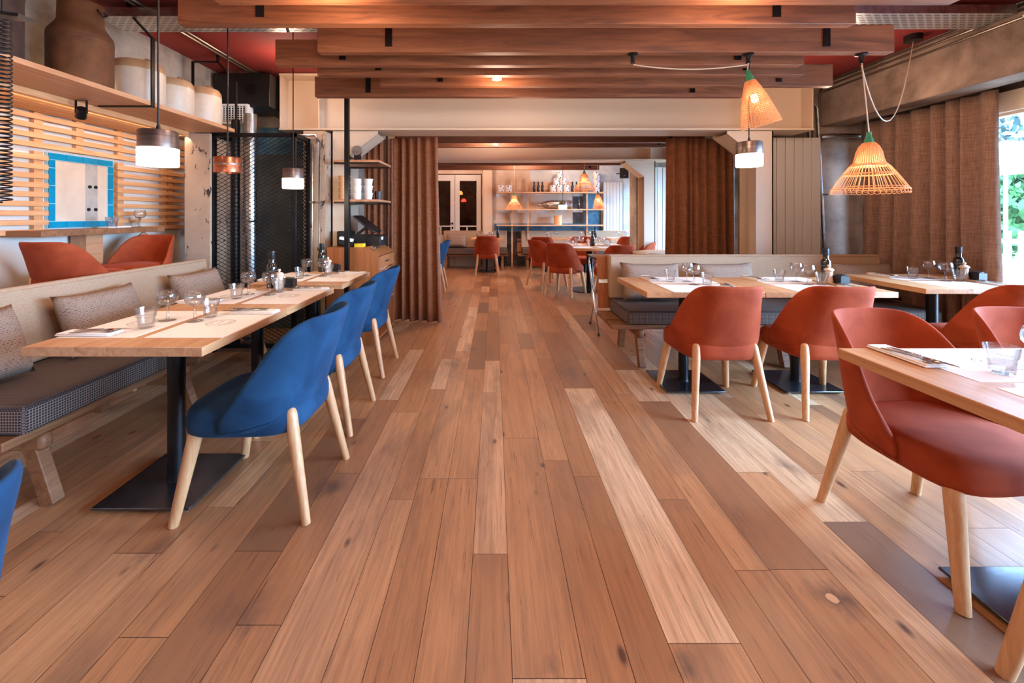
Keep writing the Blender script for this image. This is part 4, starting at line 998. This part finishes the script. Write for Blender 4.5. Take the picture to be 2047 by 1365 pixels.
# spots
def spot(label, loc, aim, up):
    t = thing('spotlight', label, 'lamp', loc, 0, 'small black spotlights'); d = (Vector(aim) - Vector(loc)).normalized(); q = d.to_track_quat('Z', 'Y').to_matrix().to_4x4()
    obj('spot_head', MB().lathe([(0, -.04), (.025, -.04), (.03, .03), (.026, .03), (.022, .0), (0, .0)], 18, T=q), 'black_steel', t, smooth=True)
    obj('bracket', MB().bar((-.035, 0, 0), (-.035, 0, up), .004, .014).bar((.035, 0, 0), (.035, 0, up), .004, .014).bar((-.035, 0, up), (.035, 0, up), .014, .004), 'black_steel', t); return d
spot('small black spotlight under the long wall shelf', (-2.70, 2.78, 1.935), (-3.2, 3.2, 1.4), .085)
spot('small black spotlight right of the wall counter', (-3.15, 4.42, 1.09), (-2.9, 4.3, 1.2), .04)
o_ = lamp('shelf_strip_light', 'AREA', (-2.80, 2.75, 1.975), 10, (1, .70, .48), rot=(0, R(38), 0), shape='RECTANGLE', size_y=3.4); o_.data.size = .04
lamp('shelf_uplight', 'POINT', (-2.78, 2.95, 2.16), 2.0, (1, .72, .42), .03)
lamp('shelf_uplight', 'POINT', (-2.78, 3.6, 2.16), 1.4, (1, .76, .5), .03)
# long shelf
t = thing('long_shelf', 'long wooden shelf hung from the ceiling on the left', 'shelf', (-2.585, 2.3, 2.03))
obj('board', MB().box(-.205, .205, -1.6, 1.62, 0, .03), 'shelf_wood', t, bevel=.002)
for Y_ in (2.96, 3.93 - .015):
    dy = Y_ - 2.3; m = MB(); pts = [(-.16, dy, -.006), (.208, dy, -.006), (.208, dy, .47), (.04, dy, .65), (-.19, dy, .65), (-.19, dy, .03)]
    for a, b in zip(pts, pts[1:]): m.bar(a, b, .008, .035, (0, 1, 0)) if False else m.bar(a, b, .03 if True else .008, .008, (0, 0, 1) if abs(a[2] - b[2]) < .01 else (1, 0, 0))
    m.bar((.04, dy, .65), (.04, dy, HCEIL - 2.03), .03, .008, (1, 0, 0)); obj('steel_hanger', m, 'black_steel', t)
def churn(label, loc, r, h, mat, lid=False):
    t = thing('milk_churn', label, 'milk churn', loc, 0, 'old milk churns on the shelf')
    obj('churn_body', MB().lathe([(0, 0), (r, 0), (r * 1.01, h * .02), (r, h * .05), (r, h * .60), (r * .97, h * .64), (r * .76, h * .74), (r * .70, h * .78), (r * .68, h), (r * .72, h * 1.01), (r * .66, h * 1.01), (r * .64, h * .8), (0, h * .79)], 40), mat, t, smooth=True)
    obj('rib_band', MB().lathe([(r * 1.0, h * .55), (r * 1.015, h * .562), (r * 1.0, h * .575)], 40), mat, t, smooth=True)
    obj('handle', MB().tube([(r * .78, -.02, h * .93), (r * .86, -.03, h * .9), (r * .88, .0, h * .86), (r * .86, .03, h * .9), (r * .78, .02, h * .93)], .006, 6), 'dark_steel', t, smooth=True)
churn('rusty brown milk churn with a narrow neck on the long shelf', (-2.585, 2.66, 2.0605), .158, .52, 'rust')
churn('dark milk churn at the near end of the long shelf', (-2.60, 2.10, 2.0605), .19, .60, 'rust_dark')
def stone_jar(label, loc, r, h):
    t = thing('stoneware_jar', label, 'jar', loc, 0, 'stoneware jars on the shelf')
    obj('jar_body', MB().lathe([(0, 0), (r * .97, 0), (r, .01), (r, h * .74)], 36), 'stone_jar', t, smooth=True)
    obj('glazed_shoulder', MB().lathe([(r, h * .74), (r * .985, h * .84), (r * .88, h * .93), (r * .35, h * .97), (r * .35, h * 1.0), (0, h * 1.0)], 36), 'stone_glaze', t, smooth=True)
    obj('ear_handle', MB().tube([(r * .3, -.02, h * .96), (r * .5, -.03, h * 1.0), (r * .72, -.02, h * .96)], .008, 6), 'stone_glaze', t, smooth=True)
stone_jar('large cream stoneware jar behind the shelf hanger', (-2.58, 3.09, 2.0605), .155, .33)
stone_jar('middle cream stoneware jar partly hidden by its neighbour', (-2.60, 3.43, 2.0605), .15, .31)
stone_jar('cream stoneware jar with tan shoulder at the far shelf end', (-2.56, 3.73, 2.0605), .145, .33)
# coil and bracket at the left picture edge
m = MB(); pts = [(.026 * math.cos(a), .026 * math.sin(a), z) for a, z in [(k * PI / 5, .72 - k * .0016) for k in range(440)]]
t = thing('coiled_cable', 'black coiled spring cable hanging at the left edge', 'cable', (PXX(4, 1.6), 1.6, 1.30)); obj('coil', MB().tube([Vector(p_) for p_ in pts], .0032, 5), 'black_plastic', t, smooth=True)
obj('straight_cable', MB().tube([(0, 0, .72), (0, 0, HCEIL - 1.30)], .004, 6), 'black_plastic', t)
t = thing('ceiling_bracket', 'flat black steel bracket at the upper left corner', 'bracket', (PXX(-10, 1.5), 1.5, 1.98)); obj('plate', MB().cbox((0, 0, 0), (.22, .05, .012), (0, R(8), 0)), 'black_steel', t); obj('stem', MB().tube([(-.05, 0, 0), (-.05, 0, HCEIL - 1.98)], .008, 8), 'black_steel', t)

# ================================================================== CAGE, DUCT, UNIT
t = thing('mesh_cage', 'black expanded-metal cage around the ventilation duct', 'cage', (-2.62, 3.93, 0)); CW, CD, CH = .78, .33, 2.03
m = MB(); q = .035
for x_ in (0, CW - q): 
    for y_ in (0, CD - q): m.box(x_, x_ + q, y_, y_ + q, 0, CH)
for z in (0.04, CH - q):
    m.box(0, CW, 0, q, z, z + q); m.box(CW - q, CW, 0, CD, z, z + q); m.box(0, q, 0, CD, z, z + q)
obj('steel_frame', m, 'black_steel', t)
def mesh_panel(w, h, pw=.066, ph=.037):
    m = MB(); sl = ph / pw; nlines = int((w * sl + h) / ph) + 2
    for sg in (1, -1):
        for k in range(-int(w * sl / ph) - 1, int(h / ph) + 2):
            # z = k*ph + sl*x (sg 1) or z = k*ph + sl*(w-x)
            z0 = k * ph; xa, xb = 0, w; za, zb = z0, z0 + sl * w
            if za < 0: xa = -za / sl; za = 0
            if zb > h: xb = (h - z0) / sl; zb = h
            if xa >= xb - .004: continue
            if sg < 0: P_, Q_ = (w - xa, 0, za), (w - xb, 0, zb)
            else: P_, Q_ = (xa, .001, za), (xb, .001, zb)
            m.bar(P_, Q_, .0018, .0085, (0, 1, 0))
    return m
o = obj('mesh_panel', mesh_panel(CW - .07, CH - .08), 'black_steel', t, loc=(q, .012, .06))
o = obj('mesh_panel', mesh_panel(CD - .07, CH - .08), 'black_steel', t, loc=(CW - .012, q, .06)); o.rotation_euler = (0, 0, R(90))
tag(obj('ventilation_duct', MB().tube([(-2.375, 4.14, .0), (-2.375, 4.14, 2.25)], .06, 24).lathe([(.062, 0), (.066, .01), (.062, .02)], 24, (-2.375, 4.14, 1.2)), 'galvanised', smooth=True), 'shiny round steel duct inside the mesh cage', 'duct')
tag(obj('drain_pipe', MB().tube([(-2.53, 4.16, .0), (-2.53, 4.16, 2.2)], .038, 16), 'black_plastic', smooth=True), 'black pipe left of the shiny duct inside the cage', 'pipe')
t = thing('extractor_unit', 'black extractor box hung on the ceiling above the cage', 'extractor', (-2.56, 4.4, 2.36))
obj('casing', MB().box(-.26, .30, -.12, .3, 0, .34), 'black_plastic', t, bevel=.006)
obj('mounting_rail', MB().box(-.15, .15, -.05, .05, .34, HCEIL - 2.36), 'galvanised', t); obj('round_port', MB().lathe([(0, 0), (.05, 0), (.055, .02), (0, .02)], 20, T=Matrix.Translation((.12, -.125, .17)) @ Matrix.Rotation(R(90), 4, 'X')), 'black_steel', t, smooth=True)
t = thing('air_grille', 'white square air grille below the black extractor box', 'grille', (-2.60, 4.24, 2.2))
m = MB(); m.box(-.14, .14, 0, .1, -.02, .0); m.box(-.14, .14, 0, .1, .16, .18); m.box(-.14, -.12, 0, .1, 0, .16); m.box(.12, .14, 0, .1, 0, .16); obj('frame', m, 'white_plastic', t)
m = MB()
for k in range(9): m.box(-.12 + k * .0285, -.115 + k * .0285, .01, .02, 0, .16)
for k in range(7): m.box(-.12, .12, .012, .022, .01 + k * .0225, .015 + k * .0225)
obj('grid', m, 'white_plastic', t); obj('backing', MB().box(-.12, .12, .06, .07, 0, .16), 'black_plastic', t)
p = MB().box(-2.8, -1.95, 4.765, 4.78, 1.95, 2.25); struct('trim_19', p, 'wall_blue', 'blue painted patch above the cage')
struct('trim_20', MB().box(-2.8, -1.95, 4.765, 4.78, 0, 1.95), 'wall_slate', 'slate grey painted wall behind the cage')
pole = obj('steel_post', MB().box(-1.422, -1.382, 4.03, 4.07, 0, 2.745), 'black_steel'); tag(pole, 'square black steel post beside the service desk', 'post')

# ================================================================== SERVICE DESK
DX, DY = -1.63, 4.14
t = thing('service_desk', 'wooden service desk with sloped front by the curtain', 'desk', (DX, DY, 0)); Wd, Dd = .50, .66
poly = [(0, 0), (Wd, 0), (Wd, .87), (Wd - .12, .955), (0, .955)]
for a in (0, Dd - .02): obj('side_panel', MB().prism(poly, 'y', a, a + .02), 'cabinet_wood', t)
m = MB(); m.box(0, .02, .02, Dd - .02, 0, .955); m.box(.02, Wd - .12, .02, Dd - .02, .935, .955); m.box(.02, Wd, .02, Dd - .02, .70, .72); m.box(.02, Wd, .02, Dd - .02, .38, .40); m.box(.02, Wd, .02, Dd - .02, .05, .07); obj('carcass', m, 'cabinet_wood', t)
m = MB(); m.box(Wd - .02, Wd, .02, Dd - .02, .73, .86); dr = obj('drawer', m, 'cabinet_wood', t, bevel=.003); obj('drawer_handle', MB().box(Wd, Wd + .012, Dd / 2 - .06, Dd / 2 + .06, .79, .80), 'dark_steel', dr)
m = MB(); a, b = (Wd - .12, .955), (Wd, .87); m.add([(a[0], .02, a[1]), (b[0], .02, b[1]), (b[0], Dd - .02, b[1]), (a[0], Dd - .02, a[1])], [(0, 1, 2, 3)]); obj('sloped_top', m, 'cabinet_wood', t, solid=.01)
tag(obj('paper_stack', MB().cbox((DX + Wd - .12, DY + .28, .7275), (.21, .30, .012)), 'white_card'), 'white papers on the open shelf of the service desk', 'paper')
tag(obj('metal_trinkets', MB().box(DX + Wd - .09, DX + Wd - .04, DY + .05, DY + .2, .94, .952), 'cutlery_steel', bevel=.002), 'metal clips on the sloped top of the desk', 'clips')
zt = .956
t = thing('cash_drawer', 'black cash drawer box on the service desk', 'cash drawer', (DX + .24, DY + .38, zt)); obj('case', MB().box(-.14, .22, -.16, .18, 0, .1), 'black_plastic', t, bevel=.004); obj('sticker', MB().box(.221, .222, -.12, -.05, .06, .09), 'white_card', t)
t = thing('tablet_till', 'black touch screen till tilted on its stand', 'till', (DX + .26, DY + .36, zt + .101)); obj('stand_base', MB().box(-.12, .12, -.08, .1, 0, .01), 'black_plastic', t)
obj('screen', MB().cbox((.03, 0, .12), (.27, .30, .022), (0, R(38), 0)), 'black_plastic', t, bevel=.004); obj('support_arm', MB().bar((-.08, .0, .01), (.04, .0, .10), .03, .012, (0, 1, 0)), 'dark_steel', t)
tag(obj('receipt_printer', MB().box(DX + .02, DX + .15, DY + .2, DY + .4, zt, zt + .15), 'black_plastic', bevel=.012), 'black receipt printer left of the till', 'printer')
t = thing('card_terminal', 'card payment terminal with white paper roll on the desk', 'card terminal', (DX + .16, DY + .1, zt)); obj('body', MB().cbox((0, 0, .03), (.15, .09, .05), (.0, R(12), .1)), 'black_plastic', t, bevel=.01); obj('front_cover', MB().cbox((.0, -.01, .075), (.13, .07, .03), (0, R(12), .1)), 'white_card', t, bevel=.006)
tag(obj('sticky_notes', MB().cbox((DX + .30, DY + .07, zt + .017), (.085, .085, .034)), 'yellow_paper'), 'block of yellow sticky notes on the service desk', 'sticky notes')
def open_shelf(label, z):
    t = thing('corner_shelf', label, 'shelf', (DX + .02, DY + .1, z), 0, 'small shelves above the service desk')
    obj('board', MB().box(0, .46, 0, .5, 0, .022), 'shelf_wood', t, bevel=.002)
    for y_ in (.03, .45): obj('bracket', MB().bar((.0, y_, -.01), (.45, y_, -.01), .02, .015), 'dark_steel', t)
open_shelf('upper small wooden shelf above the service desk', 1.80); open_shelf('lower small wooden shelf holding stacked cups', 1.405)
tag(obj('shelf_upright', MB().box(DX + .01, DX + .03, DY + .56, DY + .60, .96, 2.15).box(DX + .42, DX + .44, DY + .605, DY + .635, 0, 2.15), 'dark_steel'), 'dark steel uprights carrying the small desk shelves', 'upright')
def cup(label, x_, y_, z, r, h, mat, group):
    t = obj('paper_cup', MB().lathe([(0, 0), (r * .78, 0), (r, h), (r * 1.06, h), (r * 1.06, h - .008), (r * .95, h - .01), (r * .74, .006), (0, .006)], 20), mat, smooth=True, loc=(x_, y_, z)); tag(t, label, 'cup', group)
for k in range(4): cup('brown paper cup, ' + ['bottom', 'second', 'third', 'top'][k] + ' of the stack on the cup shelf', DX + .10, DY + .2, 1.428 + k * .061, .058, .06, 'kraft_cup', 'brown paper cups')
for j, X_ in enumerate((.23, .34)):
    for k in range(3): cup('white paper cup, ' + ['bottom', 'middle', 'top'][k] + ' of ' + ['left', 'right'][j] + ' white stack', DX + X_, DY + .22, 1.428 + k * .071, .045, .07, 'white_card', 'white paper cups')
for j, X_ in enumerate((.43,)): tag(obj('wire_basket', MB().lathe([(.035, 0), (.04, .09), (.034, .09), (.03, 0)], 10, (DX + .42, DY + .3, 1.4275)), 'dark_steel'), 'dark wire pot on the cup shelf', 'pot')
t = thing('desk_fan_clock', 'small round grey device on the upper desk shelf', 'device', (DX + .22, DY + .25, 1.823)); obj('round_face', MB().lathe([(0, 0), (.05, 0), (.055, .02), (.05, .04), (0, .04)], 24, T=Matrix.Translation((0, 0, .11)) @ Matrix.Rotation(R(90), 4, 'X')), 'galvanised', t, smooth=True); obj('foot', MB().box(-.03, .03, -.03, .02, 0, .07), 'dark_steel', t)

# ================================================================== CURTAINS
def curtain(label, A, B, z0, z1, folds, amp, mat, flare=1.0, seed=0, gather=.55, shift=(0, 0)):
    rnd = random.Random(seed); A, B = Vector(A), Vector(B); d = (B - A); L = d.length; d.normalize(); nrm = Vector((-d.y, d.x)); n = folds * 12 + 1; nz = 14
    ph = [0]
    for k in range(folds): ph.append(ph[-1] + rnd.uniform(.65, 1.35))
    tot = ph[-1]; amps = [rnd.uniform(.6, 1.2) for _ in range(folds + 1)]
    m = MB()
    def f(u, v):   # v=0 bottom .. 1 top
        s_ = u * folds; k = min(int(s_), folds - 1); fr = s_ - k; pos = (ph[k] + (ph[k + 1] - ph[k]) * fr) / tot
        a = amp * (amps[k] * (1 - fr) + amps[k + 1] * fr); w = math.sin(2 * PI * s_ * 1.0); w = math.copysign(abs(w) ** .75, w)
        spread = 1 + (flare - 1) * (1 - v) ** 1.5
        c_ = .5 + (pos - .5) * spread
        sw = .012 * math.sin(5 * u + 3 * v + seed) * (1 - v)
        P_ = A + d * (c_ * L + .25 * a * math.sin(2 * PI * s_ * .5 + 1)) + nrm * (a * w * (gather + (1 - gather) * (1 - v)) + sw) + Vector(shift) * (1 - v)
        return (P_.x, P_.y, z0 + (z1 - z0) * v)
    m.grid(f, n, nz)
    o = obj('curtain', m, mat, smooth=True, angle=180, solid=.004); tag(o, label, 'curtain'); return o
curtain('brown linen curtain gathered at the left of the opening', (-1.40, 5.22), (-.67, 5.08), .015, 2.2, 7, .055, 'curtain_brown', 1.1, 1, .6, (.03, -.08))
curtain('brown curtain end gathered behind the service desk', (-1.50, 4.90), (-1.18, 4.97), .015, 2.15, 5, .03, 'curtain_brown', 1.0, 4)
curtain('brown linen curtain gathered at the right of the opening', (2.07, 5.15), (2.92, 5.22), .015, 2.2, 8, .055, 'curtain_brown', 1.05, 2)
curtain('long taupe curtain drawn along the right window', (4.03, 4.62), (3.97, 3.36), .015, 2.26, 8, .07, 'curtain_taupe', 1.08, 3, .6)
# ================================================================== RADIATORS
def radiator(label, x0, x1, Y, z0, z1, n):
    t = thing('radiator', label, 'radiator', (x0, Y, z0), 0, 'tall white panel radiators'); w = (x1 - x0) / n
    for k in range(n): obj('panel', MB().box(k * w + .003, (k + 1) * w - .003, -.03, 0, 0, z1 - z0), 'radiator_white', t, bevel=.004)
    obj('header_pipe', MB().box(.01, x1 - x0 - .01, 0, .028, .05, .08).box(.01, x1 - x0 - .01, 0, .028, z1 - z0 - .1, z1 - z0 - .06), 'radiator_white', t)
radiator('tall white radiator behind the right bench', 3.03, 3.62, 4.74, .15, 2.13, 6)
radiator('tall white radiator on the second pier, past the right curtain', 2.66, 3.3, 7.21, .15, 2.08, 7)
radiator('tall white radiator at the right of the wall shelf', 2.69, 3.17, 10.52, .3, 2.08, 6)

# ================================================================== FAR SHELF
t = thing('shelf_unit', 'pale wooden wall shelf unit with three boards', 'shelf', (.06, 10.2, 0)); 
for z in (1.80, 1.39, 1.01): obj('board', MB().box(0, 2.62, 0, .3, z, z + .028), 'pale_shelf', t, bevel=.002)
tag(obj('timber_post', MB().box(.42, .46, 10.48, 10.54, 0, 2.2), 'pale_shelf'), 'tall pale wooden post between the two far benches', 'post')
for x_ in (.75, 2.2): obj('upright', MB().box(x_, x_ + .04, .24, .3, .0 if x_ == .36 else .6, 2.2 if x_ < 1 else 1.95), 'pale_shelf', t)
YS = 10.33
def simple(name, label, cat, mb_, mat, group=None, **kw): return tag(obj(name, mb_, mat, smooth=True, **kw), label, cat, group)
def jar(label, X, z): simple('spotted_jar', label, 'jar', MB().lathe([(0, 0), (.075, 0), (.078, .005), (.078, .15), (.07, .165), (0, .165)], 24), 'spotted_jar', 'spotted jars on the wall shelf', loc=(X, YS, z))
Z1 = 1.8285
for X, lab in [(.17, 'left spotted jar of the pair at the shelf left end'), (.35, 'right spotted jar of the pair at the shelf left end')]: jar(lab, X, Z1)
for k in range(3): jar(['left', 'middle', 'right'][k] + ' spotted jar in the bottom row of the pyramid', 1.42 + .165 * k, Z1)
for k in range(2): jar(['left', 'right'][k] + ' spotted jar in the middle row of the pyramid', 1.505 + .165 * k, Z1 + .166)
jar('spotted jar on top of the pyramid', 1.585, Z1 + .332)
for k in range(3): jar('spotted jar, ' + ['bottom', 'middle', 'top'][k] + ' of the stack at the shelf right end', 2.48, Z1 + .166 * k)
for k, X in enumerate([.97, 1.07, 1.17]): place('bottle', (X, YS, Z1), 0, ['left', 'middle', 'right'][k] + ' dark bottle in the trio left of jar pyramid', 'bottles on the wall shelf')
for k, X in enumerate([1.90, 2.0, 2.09]): place('bottle', (X, YS, Z1), 0, ['left', 'middle', 'right'][k] + ' dark bottle in the trio right of jar pyramid', 'bottles on the wall shelf')
place('bottle', (2.05, YS, 1.4185), 0, 'dark bottle standing on the middle shelf board', 'bottles on the wall shelf')
Tm = Matrix.Translation((1.92 - .05, YS, 1.4185 + .105)) @ Matrix.Rotation(R(-90), 4, 'Y')
simple('steel_churn', 'large shiny steel bottle lying on the middle shelf', 'churn', MB().lathe([(0, 0), (.10, 0), (.103, .01), (.103, .55), (.095, .6), (.05, .68), (.038, .70), (.038, .78), (.05, .785), (.05, .8), (0, .8)], 28, T=Tm), 'galvanised')
t = thing('round_wooden_box', 'round pale wooden box on the lowest shelf board', 'box', (1.55, YS, 1.0385)); obj('box_body', MB().lathe([(0, 0), (.10, 0), (.10, .19), (0, .19)], 28), 'kraft_cup', t, smooth=True); obj('lid', MB().lathe([(.108, .19), (.108, .225), (0, .225)], 28), 'pale_shelf', t, smooth=True)
t = thing('loudspeaker', 'black loudspeaker high on the far wall', 'speaker', (PXX(1249, 9.9), 9.95, 2.25)); obj('cabinet', MB().cbox((0, 0, 0), (.2, .16, .24), (0, 0, R(-18))), 'black_plastic', t, bevel=.008); obj('bracket', MB().bar((0, .05, 0), (.0, .6, .05), .03, .03), 'black_steel', t)
obj('badge', MB().cbox((-.02, -.088, -.06), (.03, .004, .008), (0, 0, R(-18))), 'galvanised', t)

# ================================================================== FOLDING STAND (chrome legs)
t = thing('folding_stand', 'folding chrome stand with black top at the bench end', 'stand', (1.33, 4.72, 0)); W2 = .235
for s_ in (-1, 1):
    obj('leg', MB().tube([(s_ * W2, -.25, .02), (s_ * W2, .0, .42), (s_ * W2, .2, .74), (s_ * W2 * .95, .2, .79)], .011, 10), 'chrome', t, smooth=True)
    obj('leg', MB().tube([(s_ * (W2 - .03), .25, .02), (s_ * (W2 - .03), .0, .42), (s_ * (W2 - .03), -.2, .74), (s_ * (W2 - .03), -.2, .79)], .011, 10), 'chrome', t, smooth=True)
    obj('rubber_foot', MB().tube([(s_ * W2, -.262, 0), (s_ * W2, -.25, .025)], .014, 10), 'black_plastic', t); obj('rubber_foot', MB().tube([(s_ * (W2 - .03), .262, 0), (s_ * (W2 - .03), .25, .025)], .014, 10), 'black_plastic', t)
obj('top_tray', MB().box(-.25, .25, -.23, .23, .79, .82), 'black_plastic', t, bevel=.01); obj('spacer_bar', MB().tube([(-.2, 0, .42), (.2, 0, .42)], .008, 8), 'chrome', t)

# ================================================================== OUTSIDE
struct('terrace_ground', MB().box(4.3, 40, -15, 40, -.12, -.02), 'concrete_pale')
def tree(label, loc, r, h, mat, n=2600, seed=1, conifer=False):
    rnd = random.Random(seed); t = thing('tree', label, 'tree', loc, 0, 'trees outside the window')
    obj('trunk', MB().tube([(0, 0, 0), (0, 0, h * .8)], [.14, .06], 10), 'rust_dark', t); m = MB()
    for _ in range(n):
        if conifer: z = rnd.uniform(.08, 1) * h; R_ = r * (1 - z / h) + .15; a = rnd.uniform(0, 2 * PI); q_ = R_ * rnd.uniform(.5, 1); c_ = Vector((q_ * math.cos(a), q_ * math.sin(a), z))
        else:
            d_ = Vector((rnd.gauss(0, 1), rnd.gauss(0, 1), rnd.gauss(0, 1))).normalized() * rnd.uniform(.55, 1.0); lump = 1 + .18 * math.sin(5 * d_.x + 3 * d_.z) ; c_ = Vector((d_.x * r * lump, d_.y * r * lump, h * .58 + d_.z * h * .42 * lump))
        e = Euler((rnd.uniform(0, 6), rnd.uniform(0, 6), rnd.uniform(0, 6))).to_matrix(); s_ = rnd.uniform(.07, .16)
        m.add([c_ + e @ Vector(p_) for p_ in ((-s_, 0, 0), (0, -s_ * .5, 0), (s_, 0, 0), (0, s_ * .5, 0))], [(0, 1, 2, 3)])
    obj('foliage', m, mat, t)
tree('round bright green tree beyond the terrace', (10.6, 9.0, -.02), 1.3, 2.5, 'leaf_bright', 3600, 1)
tree('bright green bush right of the round tree', (11.8, 6.0, -.02), 1.2, 2.2, 'leaf_bright', 2600, 2)
for i, (X, Y, h) in enumerate([(15, 14, 9), (19, 22, 10), (16, 9, 8.5), (22, 15, 11)]): tree(['tall dark conifer directly behind the green tree', 'tall dark conifer left in the window view', 'tall dark conifer right in the window view', 'tallest dark conifer furthest away'][i], (X, Y, -.02), 2.6, h, 'leaf_dark', 5200, 5 + i, True)
t = thing('garden_parasol', 'white garden parasol on the terrace outside', 'parasol', (8.3, 6.9, -.02)); obj('canopy', MB().lathe([(1.35, 2.02), (1.34, 2.12), (.7, 2.35), (0, 2.5)], 8), 'white_plastic', t); obj('pole', MB().tube([(0, 0, 0), (0, 0, 2.5)], .025, 10), 'ash_leg', t); obj('base_block', MB().lathe([(0, 0), (.3, 0), (.3, .1), (0, .1)], 16), 'concrete', t)
t = thing('terrace_fence', 'white picket railing at the terrace edge', 'fence', (8.9, 3.5, -.02)); m = MB()
obj('rails', MB().box(-.02, .02, 0, 9, .8, .88).box(-.02, .02, 0, 9, .3, .36), 'white_plastic', t)
for k in range(45): m.box(-.03, -.015, k * .2, k * .2 + .1, .1, 1.02)
obj('pickets', m, 'white_plastic', t)
t = thing('terrace_chair', 'white terrace chair outside the window', 'chair', (5.7, 4.55, -.02), R(30)); obj('seat', MB().box(-.22, .22, -.22, .22, .42, .46), 'white_plastic', t); obj('backrest', MB().box(-.22, .22, .2, .23, .5, .85), 'white_plastic', t)
for a in (-.2, .2):
    for b in (-.2, .2): obj('leg', MB().box(a - .015, a + .015, b - .015, b + .015, 0, .85 if b > 0 else .42), 'white_plastic', t)
